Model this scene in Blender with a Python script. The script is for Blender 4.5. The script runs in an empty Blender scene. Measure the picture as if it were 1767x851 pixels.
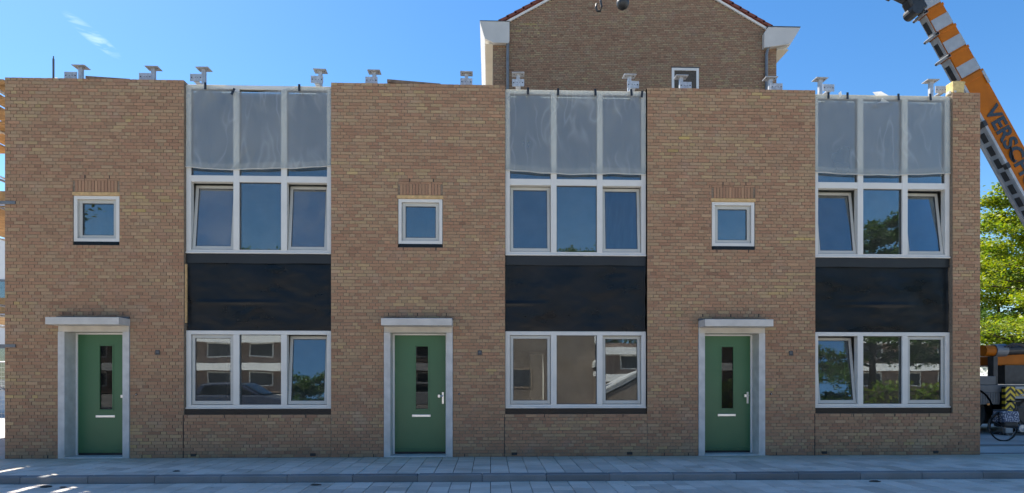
import bpy, math, random
import numpy as np
from mathutils import noise as mnoise
from mathutils import Vector, Matrix
random.seed(7); rng = np.random.default_rng(11)
S = bpy.context.scene
COL = S.collection
PI = math.pi
# ------------------------------------------------------------------ camera
TH = math.atan(37/1080.0)
cd = bpy.data.cameras.new('camera'); cam = bpy.data.objects.new('camera', cd); COL.objects.link(cam)
cam.location = (0, -12, 1.5); cam.rotation_euler = (PI/2, 0, -TH)
cd.sensor_width = 36; cd.lens = 36*1080/1767; cd.shift_y = (653-425.5)/1767; cd.clip_end = 3000
S.camera = cam
# ------------------------------------------------------------------ sky, sun, exposure
SUN_EL = math.radians(52.3); SUN_AZ = math.radians(49)          # azimuth measured from +Y towards -X
W = bpy.data.worlds.new('World'); S.world = W; W.use_nodes = True
wn = W.node_tree; wn.nodes.clear()
wo = wn.nodes.new('ShaderNodeOutputWorld'); bg = wn.nodes.new('ShaderNodeBackground')
sky = wn.nodes.new('ShaderNodeTexSky'); sky.sky_type = 'NISHITA'; sky.sun_disc = False
sky.sun_elevation = SUN_EL; sky.sun_rotation = -SUN_AZ
sky.altitude = 0; sky.air_density = 1.0; sky.dust_density = 0.25; sky.ozone_density = 3.0
bg.inputs[1].default_value = 0.085
# thin cirrus wisps on the sky
tc = wn.nodes.new('ShaderNodeTexCoord')
def wmath(op, a, b=None, c=None):
    n = wn.nodes.new('ShaderNodeMath'); n.operation = op
    for i, v in enumerate((a, b, c)):
        if v is None: continue
        if isinstance(v, (int, float)): n.inputs[i].default_value = v
        else: wn.links.new(v, n.inputs[i])
    return n.outputs[0]
mp = wn.nodes.new('ShaderNodeMapping'); mp.inputs['Rotation'].default_value = (0, math.radians(-32), 0)
mp.inputs['Scale'].default_value = (22, 22, 110)
wn.links.new(tc.outputs['Generated'], mp.inputs[0])
nz = wn.nodes.new('ShaderNodeTexNoise'); nz.inputs['Scale'].default_value = 1.6; nz.inputs['Detail'].default_value = 7
nz.inputs['Distortion'].default_value = 0.9
wn.links.new(mp.outputs[0], nz.inputs['Vector'])
vd = wn.nodes.new('ShaderNodeVectorMath'); vd.operation = 'SUBTRACT'
cdir = Vector((-0.655+0.034, 1.0, 0.535)).normalized()
vd.inputs[1].default_value = cdir; wn.links.new(tc.outputs['Generated'], vd.inputs[0])
mp2 = wn.nodes.new('ShaderNodeMapping'); mp2.inputs['Rotation'].default_value = (0, math.radians(-38), 0)
mp2.inputs['Scale'].default_value = (1, 1, 1); wn.links.new(vd.outputs[0], mp2.inputs[0])
sep = wn.nodes.new('ShaderNodeSeparateXYZ'); wn.links.new(mp2.outputs[0], sep.inputs[0])
ex = wmath('MULTIPLY', sep.outputs[0], 1/0.030); ez = wmath('MULTIPLY', sep.outputs[2], 1/0.0085); ey = wmath('MULTIPLY', sep.outputs[1], 1/0.06)
rr = wmath('ADD', wmath('ADD', wmath('MULTIPLY', ex, ex), wmath('MULTIPLY', ez, ez)), wmath('MULTIPLY', ey, ey))
near = wmath('MAXIMUM', wmath('SUBTRACT', 1.0, rr), 0.0)
fac = wmath('MULTIPLY', wmath('MULTIPLY', near, wmath('MAXIMUM', wmath('SUBTRACT', nz.outputs[0], 0.42), 0.0)), 2.6)
fac = wmath('MULTIPLY', wmath('MINIMUM', fac, 0.7), 0.36)
mx = wn.nodes.new('ShaderNodeMixRGB'); mx.inputs[2].default_value = (9.5, 10.2, 11, 1)
hs = wn.nodes.new('ShaderNodeHueSaturation'); hs.inputs['Saturation'].default_value = 1.27; wn.links.new(sky.outputs[0], hs.inputs['Color'])
wn.links.new(fac, mx.inputs[0]); wn.links.new(hs.outputs[0], mx.inputs[1]); wn.links.new(mx.outputs[0], bg.inputs[0])
wn.links.new(bg.outputs[0], wo.inputs[0])
sl = bpy.data.lights.new('sun', 'SUN'); sun = bpy.data.objects.new('sun', sl); COL.objects.link(sun)
sl.energy = 5.0; sl.angle = math.radians(0.53); sl.color = (1.0, 0.94, 0.85)
SV = Vector((-math.sin(SUN_AZ)*math.cos(SUN_EL), math.cos(SUN_AZ)*math.cos(SUN_EL), math.sin(SUN_EL)))
sun.rotation_euler = SV.to_track_quat('Z', 'Y').to_euler(); sun.location = SV*60
S.view_settings.view_transform = 'Standard'; S.view_settings.look = 'None'
S.view_settings.exposure = 1.3; S.view_settings.gamma = 1.0; S.view_settings.use_curve_mapping = False
S.cycles.use_denoising = True
S.cycles.max_bounces = 10; S.cycles.transparent_max_bounces = 24; S.cycles.diffuse_bounces = 5
S.cycles.sample_clamp_indirect = 6; S.cycles.caustics_reflective = False; S.cycles.caustics_refractive = False

# ------------------------------------------------------------------ helpers
class MB:
    def __init__(s): s.v = []; s.f = []
    def quad(s, a, b, c, d):
        n = len(s.v); s.v += [tuple(a), tuple(b), tuple(c), tuple(d)]; s.f.append((n, n+1, n+2, n+3)); return s
    def hexa(s, p):                      # 8 points: bottom ring 0-3, top ring 4-7
        n = len(s.v); s.v += [tuple(q) for q in p]
        for q in ((3,2,1,0),(4,5,6,7),(0,1,5,4),(1,2,6,5),(2,3,7,6),(3,0,4,7)): s.f.append(tuple(n+i for i in q))
        return s
    def box(s, x0, x1, y0, y1, z0, z1):
        return s.hexa([(x0,y0,z0),(x1,y0,z0),(x1,y1,z0),(x0,y1,z0),(x0,y0,z1),(x1,y0,z1),(x1,y1,z1),(x0,y1,z1)])
    def obox(s, o, a, b, c):             # box from centre o and half axes
        o, a, b, c = map(Vector, (o, a, b, c))
        return s.hexa([o-a-b-c, o+a-b-c, o+a+b-c, o-a+b-c, o-a-b+c, o+a-b+c, o+a+b+c, o-a+b+c])
    def tube(s, pts, r, n=8, r1=None):
        pts = [Vector(p) for p in pts]; m = len(pts); base = len(s.v)
        for i, p in enumerate(pts):
            d = (pts[min(i+1, m-1)]-pts[max(i-1, 0)]).normalized()
            u = d.cross(Vector((0,0,1)) if abs(d.z) < .9 else Vector((1,0,0))).normalized(); w = d.cross(u)
            rad = r if r1 is None else r+(r1-r)*i/max(1, m-1)
            for k in range(n):
                a = 2*PI*k/n; s.v.append(tuple(p+(u*math.cos(a)+w*math.sin(a))*rad))
        for i in range(m-1):
            for k in range(n):
                s.f.append((base+i*n+k, base+i*n+(k+1) % n, base+(i+1)*n+(k+1) % n, base+(i+1)*n+k))
        s.f.append(tuple(base+k for k in reversed(range(n)))); s.f.append(tuple(base+(m-1)*n+k for k in range(n)))
        return s
    def prism(s, poly, a, b, axis=1):    # polygon in the plane normal to axis, extruded from a to b
        n = len(s.v); m = len(poly)
        for q in (a, b):
            for p in poly:
                c = list(p); c.insert(axis, q); s.v.append(tuple(c))
        s.f.append(tuple(range(n, n+m))); s.f.append(tuple(range(n+2*m-1, n+m-1, -1)))
        for i in range(m): s.f.append((n+i, n+m+i, n+m+(i+1) % m, n+(i+1) % m))
        return s
    def grid(s, fn, nu, nv):
        n = len(s.v)
        for j in range(nv+1):
            for i in range(nu+1): s.v.append(tuple(fn(i/nu, j/nv)))
        for j in range(nv):
            for i in range(nu):
                a = n+j*(nu+1)+i; s.f.append((a, a+1, a+nu+2, a+nu+1))
        return s
    def mesh(s, name):
        me = bpy.data.meshes.new(name); me.from_pydata(s.v, [], s.f); me.update(); return me
    def build(s, name, mat, parent=None, bevel=0, smooth=False, recalc=True):
        me = s.mesh(name)
        if recalc:
            import bmesh
            b = bmesh.new(); b.from_mesh(me); bmesh.ops.recalc_face_normals(b, faces=b.faces); b.to_mesh(me); b.free()
        me.materials.append(mat)
        if smooth:
            for p in me.polygons: p.use_smooth = True
        o = bpy.data.objects.new(name, me); COL.objects.link(o)
        if parent: o.parent = parent
        if bevel:
            m = o.modifiers.new('bevel', 'BEVEL'); m.width = bevel; m.segments = 2; m.limit_method = 'ANGLE'
        return o
def tag(o, label=None, cat=None, group=None, kind=None):
    for k, v in (('label', label), ('category', cat), ('group', group), ('kind', kind)):
        if v: o[k] = v
    return o
def empty(name, loc=(0,0,0)):
    o = bpy.data.objects.new(name, None); COL.objects.link(o); o.location = loc; o.empty_display_size = .2; return o
def keep(o, parent):                     # parent without moving
    o.parent = parent; o.matrix_parent_inverse = parent.matrix_basis.inverted(); return o
def link_obj(name, me, parent=None, loc=(0,0,0)):
    o = bpy.data.objects.new(name, me); COL.objects.link(o); o.location = loc
    if parent: o.parent = parent
    return o

# ------------------------------------------------------------------ materials
class NT:
    def __init__(s, name):
        s.m = bpy.data.materials.new(name); s.m.use_nodes = True; s.t = s.m.node_tree; s.t.nodes.clear()
        s.out = s.n('ShaderNodeOutputMaterial')
    def n(s, t, **kw):
        x = s.t.nodes.new(t)
        for k, v in kw.items(): setattr(x, k, v)
        return x
    def l(s, a, b): s.t.links.new(a, b)
    def noise(s, scale, detail=4, vec=None, stretch=None):
        q = s.n('ShaderNodeTexNoise'); q.inputs['Scale'].default_value = scale; q.inputs['Detail'].default_value = detail
        if vec is None: vec = s.n('ShaderNodeNewGeometry').outputs['Position']
        if stretch:
            mpn = s.n('ShaderNodeMapping'); mpn.inputs['Scale'].default_value = stretch; s.l(vec, mpn.inputs[0]); vec = mpn.outputs[0]
        s.l(vec, q.inputs['Vector']); return q.outputs[0]
    def math(s, op, a, b):
        q = s.n('ShaderNodeMath', operation=op)
        for i, v in enumerate((a, b)):
            if isinstance(v, (int, float)): q.inputs[i].default_value = v
            else: s.l(v, q.inputs[i])
        return q.outputs[0]
    def ramp(s, fac, stops, interp='LINEAR'):
        r = s.n('ShaderNodeValToRGB'); cr = r.color_ramp; cr.interpolation = interp
        while len(cr.elements) < len(stops): cr.elements.new(.5)
        for e, (p, c) in zip(cr.elements, stops): e.position = p; e.color = (*c, 1)
        s.l(fac, r.inputs[0]); return r.outputs[0]
    def mix(s, fac, a, b, mode='MIX'):
        q = s.n('ShaderNodeMixRGB', blend_type=mode)
        for i, v in enumerate((fac, a, b)):
            if isinstance(v, (int, float)): q.inputs[i].default_value = v
            elif isinstance(v, tuple): q.inputs[i].default_value = (*v, 1)
            else: s.l(v, q.inputs[i])
        return q.outputs[0]
    def bsdf(s, col, rough=.7, metal=0, spec=.5, bump=None, bstr=.3, bdist=.01):
        p = s.n('ShaderNodeBsdfPrincipled')
        for key, v in (('Base Color', col), ('Roughness', rough), ('Metallic', metal), ('Specular IOR Level', spec)):
            if isinstance(v, tuple): p.inputs[key].default_value = (*v, 1)
            elif isinstance(v, (int, float)): p.inputs[key].default_value = v
            else: s.l(v, p.inputs[key])
        if bump is not None:
            bn = s.n('ShaderNodeBump'); bn.inputs['Strength'].default_value = bstr; bn.inputs['Distance'].default_value = bdist
            s.l(bump, bn.inputs['Height']); s.l(bn.outputs[0], p.inputs['Normal'])
        s.l(p.outputs[0], s.out.inputs[0]); return p
def simple(name, c, rough=.6, metal=0, var=.12, scale=6, spec=.5, bump=0, bscale=60):
    t = NT(name); nse = t.noise(scale, 5)
    hi = tuple(min(1, x*(1+var)) for x in c); lo = tuple(x*(1-var) for x in c)
    col = t.ramp(nse, [(.3, lo), (.7, hi)])
    t.bsdf(col, rough, metal, spec, t.noise(bscale, 3) if bump else None, bump, .004); return t.m
def brick_mat(name, per_object, tint=(1,1,1), dark=1.0, wide=True):
    t = NT(name)
    rnd = t.n('ShaderNodeObjectInfo').outputs['Random'] if per_object else t.n('ShaderNodeNewGeometry').outputs['Random Per Island']
    patch = t.noise(.8, 3, stretch=(.5, 1, 2.6))
    fine = t.noise(90, 4)
    v = t.math('ADD', t.math('MULTIPLY', rnd, .66 if wide else .3), t.math('MULTIPLY', t.math('SUBTRACT', patch, .5), 0.78 if wide else 0))
    v = t.math('ADD', v, .17)
    P = [(.0, (.205,.135,.108)), (.12, (.285,.182,.146)), (.30, (.312,.208,.164)), (.52, (.318,.226,.175)),
         (.74, (.33,.260,.205)), (.90, (.36,.295,.20)), (.985, (.395,.325,.16)), (1.0, (.40,.33,.155))]
    P = [(p, tuple(a*b*dark for a, b in zip(c, tint))) for p, c in P]
    col = t.ramp(v, P)
    wn2 = t.n('ShaderNodeTexWhiteNoise', noise_dimensions='1D'); t.l(rnd, wn2.inputs['W'])
    col = t.mix(1.0, col, t.ramp(wn2.outputs[0], [(0, (.78,.78,.80)), (.06, (.92,.92,.93)), (.5, (1,1,1)), (.95, (1.06,1.055,1.05)), (1, (1.22,1.2,1.18))]), 'MULTIPLY')
    col = t.mix(1.0, col, t.ramp(fine, [(.3, (.9,.9,.9)), (.7, (1.06,1.06,1.06))]), 'MULTIPLY')
    col = t.mix(t.math('MULTIPLY', t.ramp(t.noise(2.2, 5), [(.55, (0,0,0)), (.75, (1,1,1))]), .16), col, (.42*dark,.38*dark,.34*dark))
    t.bsdf(col, .88, 0, .25, fine, .35, .004); return t.m
def slab_mat(name, per_object, c, sand=0.0):
    t = NT(name)
    rnd = t.n('ShaderNodeObjectInfo').outputs['Random'] if per_object else t.n('ShaderNodeNewGeometry').outputs['Random Per Island']
    col = t.ramp(rnd, [(0, tuple(x*.78 for x in c)), (.5, c), (1, tuple(x*1.12 for x in c))])
    stain = t.ramp(t.noise(1.3, 6), [(.34, (.88,.86,.83)), (.54, (1,1,1))])
    spots = t.ramp(t.noise(7, 2), [(.73, (1,1,1)), (.78, (.5,.48,.45))])
    col = t.mix(1.0, t.mix(1.0, col, stain, 'MULTIPLY'), spots, 'MULTIPLY')
    fine = t.noise(160, 4); col = t.mix(1.0, col, t.ramp(fine, [(.3, (.86,.86,.86)), (.7, (1.1,1.1,1.1))]), 'MULTIPLY')
    sp = t.n('ShaderNodeSeparateXYZ'); t.l(t.n('ShaderNodeNewGeometry').outputs['Position'], sp.inputs[0])
    edge = t.n('ShaderNodeMapRange'); edge.inputs['From Min'].default_value = -1.15; edge.inputs['From Max'].default_value = -.15
    t.l(t.math('ADD', sp.outputs[1], t.math('MULTIPLY', t.math('SUBTRACT', t.noise(1.1, 5), .5), 1.6)), edge.inputs[0])
    col = t.mix(t.math('MULTIPLY', edge.outputs[0], sand), col, (.40,.355,.265))
    t.bsdf(col, .82, 0, .3, fine, .25, .003); return t.m
def glass_mat(name, refl=.085, tint=(.82,.88,.88), dust_sky=.035):
    t = NT(name); fr = t.n('ShaderNodeFresnel'); fr.inputs[0].default_value = 1.5
    fac = t.math('ADD', fr.outputs[0], refl)
    g = t.n('ShaderNodeBsdfGlossy'); g.inputs['Roughness'].default_value = .0; g.inputs['Color'].default_value = (.93,.97,1,1)
    bn = t.n('ShaderNodeBump'); bn.inputs['Strength'].default_value = .025; bn.inputs['Distance'].default_value = .02
    t.l(t.noise(1.7, 1), bn.inputs['Height']); t.l(bn.outputs[0], g.inputs['Normal'])
    tr = t.n('ShaderNodeBsdfTransparent'); tr.inputs[0].default_value = (*tint, 1)
    m = t.n('ShaderNodeMixShader'); t.l(fac, m.inputs[0]); t.l(tr.outputs[0], m.inputs[1]); t.l(g.outputs[0], m.inputs[2])
    du = t.n('ShaderNodeBsdfDiffuse'); du.inputs[0].default_value = (.55,.54,.5,1); md = t.n('ShaderNodeMixShader')
    t.l(t.ramp(t.noise(2.5, 6), [(.35, (dust_sky*.6,)*3), (.7, (dust_sky*1.5,)*3)]), md.inputs[0]); t.l(m.outputs[0], md.inputs[1]); t.l(du.outputs[0], md.inputs[2]); t.l(md.outputs[0], t.out.inputs[0])
    return t.m
def film_mat(name, opac=.36):
    t = NT(name)
    fold = t.noise(1.1, 2, stretch=(1, 1, .7))
    warp = t.n('ShaderNodeVectorMath', operation='ADD'); t.l(t.n('ShaderNodeNewGeometry').outputs['Position'], warp.inputs[0])
    wv = t.n('ShaderNodeTexNoise'); wv.inputs['Scale'].default_value = .9; sc = t.n('ShaderNodeVectorMath', operation='SCALE'); sc.inputs['Scale'].default_value = .9
    t.l(t.n('ShaderNodeNewGeometry').outputs['Position'], wv.inputs['Vector']); t.l(wv.outputs['Color'], sc.inputs[0]); t.l(sc.outputs[0], warp.inputs[1])
    n1 = t.noise(1.9, 1, vec=warp.outputs[0], stretch=(1.9, 1, .35)); n2 = t.noise(1.2, 1, vec=warp.outputs[0])
    def ridge(n, w): return t.math('POWER', t.math('SUBTRACT', 1.0, t.math('MINIMUM', t.math('ABSOLUTE', t.math('MULTIPLY', t.math('SUBTRACT', n, .5), w), 0), 1.0)), 2.0)
    r = t.math('MULTIPLY', t.math('MULTIPLY', ridge(n1, 12), t.ramp(n2, [(.42, (0,0,0)), (.62, (1,1,1))])), .15)
    fac = t.math('ADD', t.math('ADD', t.math('MULTIPLY', fold, .22), opac-.13), r)
    df = t.n('ShaderNodeBsdfDiffuse'); df.inputs[0].default_value = (.70,.69,.63,1)
    tl = t.n('ShaderNodeBsdfTranslucent'); tl.inputs[0].default_value = (.66,.65,.60,1)
    gl = t.n('ShaderNodeBsdfGlossy'); gl.inputs['Roughness'].default_value = .28; gl.inputs[0].default_value = (.9,.93,.95,1)
    a = t.n('ShaderNodeMixShader'); a.inputs[0].default_value = .35; t.l(df.outputs[0], a.inputs[1]); t.l(tl.outputs[0], a.inputs[2])
    b = t.n('ShaderNodeMixShader'); b.inputs[0].default_value = .11; t.l(a.outputs[0], b.inputs[1]); t.l(gl.outputs[0], b.inputs[2])
    tr = t.n('ShaderNodeBsdfTransparent'); tr.inputs[0].default_value = (.9,.92,.9,1)
    m = t.n('ShaderNodeMixShader'); t.l(fac, m.inputs[0]); t.l(tr.outputs[0], m.inputs[1]); t.l(b.outputs[0], m.inputs[2])
    t.l(m.outputs[0], t.out.inputs[0]); return t.m
def leaf_mat(name, c1, c2):
    t = NT(name); rnd = t.n('ShaderNodeNewGeometry').outputs['Random Per Island']
    col = t.ramp(rnd, [(0, c1), (1, c2)])
    d = t.n('ShaderNodeBsdfPrincipled'); d.inputs['Roughness'].default_value = .5; t.l(col, d.inputs['Base Color'])
    tl = t.n('ShaderNodeBsdfTranslucent'); t.l(t.mix(1.0, col, (1.9,1.7,.55), 'MULTIPLY'), tl.inputs[0])
    m = t.n('ShaderNodeMixShader'); m.inputs[0].default_value = .48; t.l(d.outputs[0], m.inputs[1]); t.l(tl.outputs[0], m.inputs[2])
    t.l(m.outputs[0], t.out.inputs[0]); return t.m
def chevron_mat(name, ax=(1, 0, 1), period=.16, a=(.75,.52,.03), b=(.015,.015,.015), mirror=None):
    t = NT(name); sp = t.n('ShaderNodeSeparateXYZ'); t.l(t.n('ShaderNodeNewGeometry').outputs['Position'], sp.inputs[0])
    x = sp.outputs[0]
    if mirror is not None: x = t.math('ABSOLUTE', t.math('SUBTRACT', x, mirror), 0)
    v = t.math('FRACT', t.math('DIVIDE', t.math('ADD', x, sp.outputs[2]), period), 0)
    t.bsdf(t.ramp(v, [(0, a), (.5, b)], 'CONSTANT'), .5); return t.m

def far_brick(name, c1, c2, mo):
    t = NT(name); b = t.n('ShaderNodeTexBrick'); b.inputs['Scale'].default_value = 1; b.inputs['Brick Width'].default_value = .22; b.inputs['Row Height'].default_value = .0625
    b.inputs['Mortar Size'].default_value = .006; b.inputs['Color1'].default_value = (*c1, 1); b.inputs['Color2'].default_value = (*c2, 1); b.inputs['Mortar'].default_value = (*mo, 1)
    m = t.n('ShaderNodeMapping'); m.inputs['Rotation'].default_value = (PI/2, 0, 0); t.l(t.n('ShaderNodeNewGeometry').outputs['Position'], m.inputs[0]); t.l(m.outputs[0], b.inputs['Vector'])
    t.bsdf(t.mix(1.0, b.outputs[0], t.ramp(t.noise(.7, 4), [(.3, (.75,.75,.75)), (.7, (1.1,1.1,1.1))]), 'MULTIPLY'), .9); return t.m
M = {}
BT = (1.115,.975,.75)
M['brick_o'] = brick_mat('buff_brick_single', True, BT); M['brick_s'] = brick_mat('buff_brick_field', False, BT); M['soldier'] = brick_mat('soldier_brick', True, BT, 1, False)
M['brick_g'] = brick_mat('gable_brick', False, (1.12,1.02,.82), .92)
M['mortar'] = simple('mortar', (.225,.178,.13), .95, 0, .25, 25, .1, .4, 120)
M['gmortar'] = simple('gable_mortar', (.10,.088,.075), .95, 0, .2, 20, .1)
M['plaster'] = simple('raw_plaster', (.34,.32,.29), .9, 0, .15, 2)
M['floor_in'] = simple('screed_floor', (.30,.29,.27), .85, 0, .2, 3)
M['frame'] = simple('window_frame_paint', (.63,.62,.575), .38, 0, .04, 3)
M['sash'] = simple('sash_paint', (.47,.47,.43), .4, 0, .04, 3)
M['gasket'] = simple('grey_gasket', (.05,.052,.055), .6)
M['glass'] = glass_mat('coated_glass', .075); M['glass_s'] = glass_mat('door_glass', -.01, (.4,.42,.42), .02); M['glass_sky'] = glass_mat('pale_sky_glass', .09, (.82,.88,.88), .13)  # last one has a pale sky reflection mixed in as diffuse haze
M['green'] = simple('green_door_paint', (.050,.152,.066), .38, 0, .05, 2, .5)
M['concrete'] = simple('concrete_surround', (.52,.515,.495), .8, 0, .14, 5, .3, .25, 140)
M['soffit'] = simple('canopy_concrete', (.52,.505,.47), .8, 0, .10, 4, .3, .2, 140)
M['beam'] = simple('head_beam_concrete', (.52,.485,.42), .8, 0, .10, 4, .3)
M['alu'] = simple('aluminium', (.75,.75,.74), .32, .85, .06)
M['steel'] = simple('galvanised_steel', (.47,.48,.49), .45, .35, .22, 18)
M['black'] = simple('black_rubber', (.012,.013,.015), .55)
M['tape'] = simple('black_tape', (.013,.016,.022), .45)
M['lead'] = simple('lead_flashing', (.09,.095,.10), .6, 0, .2, 8)
M['timber'] = simple('raw_timber', (.50,.33,.15), .75, 0, .2, 14)
M['plank'] = simple('weathered_plank', (.21,.155,.11), .85, 0, .3, 12)
M['board'] = simple('scaffold_board', (.40,.25,.115), .8, 0, .3, 6)
M['wool'] = simple('mineral_wool', (.56,.43,.20), .95, 0, .25, 22, .1, .8, 40)
M['roofing'] = simple('bitumen_roofing', (.05,.05,.052), .85, 0, .3, 4)
M['slab_o'] = slab_mat('paving_slab_single', True, (.68,.60,.515), .8); M['slab_s'] = slab_mat('paving_slab_field', False, (.68,.60,.515), .8)
M['road_o'] = slab_mat('road_slab_single', True, (.68,.60,.515)); M['road_s'] = slab_mat('road_slab_field', False, (.68,.60,.515))
M['kerb'] = slab_mat('kerb_concrete', True, (.215,.22,.222))
M['joint'] = simple('joint_sand', (.075,.072,.066), .95, 0, .2, 12)
M['yard'] = simple('yard_concrete', (.46,.435,.40), .9, 0, .18, 1.2, .3, .3, 90)
M['ground'] = simple('ground_sheet', (.42,.39,.345), .95, 0, .2, .4)
M['film'] = film_mat('plastic_film', .37); M['hem'] = film_mat('plastic_film_fold', .82)
M['leaf'] = leaf_mat('maple_leaf', (.07,.15,.010), (.20,.235,.014)); M['leaf2'] = leaf_mat('dark_leaf', (.035,.085,.015), (.07,.13,.02))
M['bark'] = simple('bark', (.07,.055,.042), .95, 0, .3, 9, .2, .6, 40)
M['white'] = simple('white_paint', (.74,.73,.70), .5, 0, .04, 3)
M['cream'] = simple('cream_soffit', (.66,.60,.48), .6, 0, .06, 3)
M['gutter'] = simple('gutter_panel', (.56,.54,.50), .6, 0, .06, 2)
M['tile'] = simple('red_roof_tile', (.20,.058,.036), .7, 0, .3, 7)
M['zinc'] = simple('zinc_pipe', (.17,.185,.20), .5, .3, .15, 6)
M['orange'] = simple('crane_orange', (.42,.118,.002), .5, 0, .14, 3, .22)
M['cwhite'] = simple('crane_band_white', (.31,.335,.36), .5, 0, .1, 6)
M['cgrey'] = simple('crane_grey', (.40,.41,.42), .5, .25, .18, 5)
M['cdark'] = simple('crane_dark', (.028,.03,.032), .5, 0, .4, 8)
M['letter'] = simple('navy_lettering', (.022,.035,.05), .5)
M['truck'] = simple('truck_grey', (.115,.122,.128), .55, .2, .15, 4)
M['mud'] = simple('dry_mud', (.06,.052,.042), .95, 0, .3, 40)
M['tyre'] = simple('tyre_rubber', (.016,.016,.016), .85, 0, .3, 20)
M['chev'] = chevron_mat('chevron_vertical', mirror=13.80); M['chev2'] = chevron_mat('chevron_strip')

# black sheeting with its own sheen
t = NT('black_membrane'); fo = t.noise(1.6, 6, stretch=(1, 1, 2.2)); t.bsdf(t.ramp(fo, [(.3, (.004,.006,.008)), (.75, (.009,.012,.015))]), t.ramp(fo, [(.3, (.24,)*3), (.7, (.42,)*3)]), 0, .26, t.noise(1.6, 3, stretch=(1, 1, 1.3)), .2, .05); M['membrane'] = t.m; M['flap'] = simple('membrane_flap', (.008,.011,.013), .46, 0, .2, 3)

# ------------------------------------------------------------------ ground, yard, road, sidewalk
g = MB().quad((-900,-900,-.135), (900,-900,-.135), (900,900,-.135), (-900,900,-.135)).build('ground', M['ground'], recalc=False); tag(g, kind='structure')
y_ = MB().box(-40, 9.66, 8.62, 60, -.13, -.006).box(9.66, 60, -2.06, 60, -.13, -.006).box(-40, -9.08, .0, 8.62, -.13, -.006).build('yard', M['yard']); tag(y_, kind='structure')
# sidewalk: 30 x 30 cm slabs in half-bond columns
def bev_slab(w, d, hgt, b=.005):
    m = MB(); x, y = w/2, d/2
    m.v = [(-x,-y,-hgt),(x,-y,-hgt),(x,y,-hgt),(-x,y,-hgt),(-x,-y,-b),(x,-y,-b),(x,y,-b),(-x,y,-b),(-x+b,-y+b,0),(x-b,-y+b,0),(x-b,y-b,0),(-x+b,y-b,0)]
    m.f = [(0,1,5,4),(1,2,6,5),(2,3,7,6),(3,0,4,7),(4,5,9,8),(5,6,10,9),(6,7,11,10),(7,4,8,11),(8,9,10,11)]
    return m
def paving(owner, ztop, cols, rows_of, mat_o, mat_s, nobj, field_name):
    items = []
    for c in cols:
        for (y0, y1) in rows_of(c):
            items.append(((c+.5)*.3, (y0+y1)/2, y1-y0))
    items.sort(key=lambda q: math.hypot(q[0], q[1]+12)*(1 if q[2] > .25 else 1.3) if abs(q[0])/(q[1]+12) < .83 else 99)
    cache = {}; fld = MB()
    for i, (x, y, d) in enumerate(items):
        dz = random.gauss(0, .0014)
        if i < nobj:
            k = round(d, 3)
            if k not in cache:
                me = bev_slab(.290, d-.009, .04).mesh('paving_slab'); me.materials.append(mat_o); cache[k] = me
            o = link_obj('paving_slab', cache[k], owner, (x+random.gauss(0, .001), y, ztop+dz)); o.rotation_euler = (random.gauss(0, .004), random.gauss(0, .004), random.gauss(0, .003))
        else:
            b = bev_slab(.290, d-.009, .04); n = len(fld.v)
            a1, a2 = random.gauss(0, .004), random.gauss(0, .004)
            fld.v += [(vx+x, vy+y, vz+ztop+dz+vx*a1+vy*a2) for vx, vy, vz in b.v]; fld.f += [tuple(n+q for q in ff) for ff in b.f]
    o = fld.build(field_name, mat_s, owner, recalc=False); tag(o, kind='stuff')
def sw_rows(c):
    e = [-2.08+.3*k for k in range(8)] if c % 2 == 0 else [-2.08]+[-1.93+.3*k for k in range(7)]
    e = [q for q in e if q < -.04]+[-.012]
    return list(zip(e[:-1], e[1:]))
def rd_rows(c):
    e = [-2.27-.3*k for k in range(8)] if c % 2 == 0 else [-2.27]+[-2.42-.3*k for k in range(8)]
    return [(b, a) for a, b in zip(e[:-1], e[1:])]
sw = MB().box(-40, 60, -2.075, -.004, -.13, -.016).build('sidewalk', M['joint']); tag(sw, kind='structure')
paving(sw, 0.0, range(-44, 50), sw_rows, M['slab_o'], M['slab_s'], 300, 'far_slabs')
rd = MB().quad((-60,-9,-.121), (60,-9,-.121), (60,-2.26,-.121), (-60,-2.26,-.121)).build('road', M['joint'], recalc=False); tag(rd, kind='structure')
paving(rd, -.105, range(-36, 38), rd_rows, M['road_o'], M['road_s'], 300, 'far_slabs')
rs = MB().quad((-60,-9,-.108), (60,-9,-.108), (60,-4.72,-.108), (-60,-4.72,-.108)).build('road_surface', M['yard'], rd, recalc=False)
kb = MB().box(-40, 60, -2.24, -2.085, -.13, -.05).build('kerb', M['joint']); tag(kb, kind='structure')
km = bev_slab(.992, .178, .125, .014).mesh('kerb_stone'); km.materials.append(M['kerb'])
for i in range(-16, 19):
    o = link_obj('kerb_stone', km, kb, (i*1.0+.37, -2.171, .004+random.gauss(0, .0012))); o.rotation_euler = (0, random.gauss(0, .0006), random.gauss(0, .001))
# dark edging beside the yard at the right corner
ed = MB()
for i in range(9):
    a = 9.72+i*.5; ed.box(a, a+.49, .12-.02*i, .22-.02*i, -.02, .012)
ed.box(9.70, 16, 1.5, 1.62, -.02, .03)
tag(ed.build('kerb_edging', M['kerb']), kind='structure')

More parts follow.
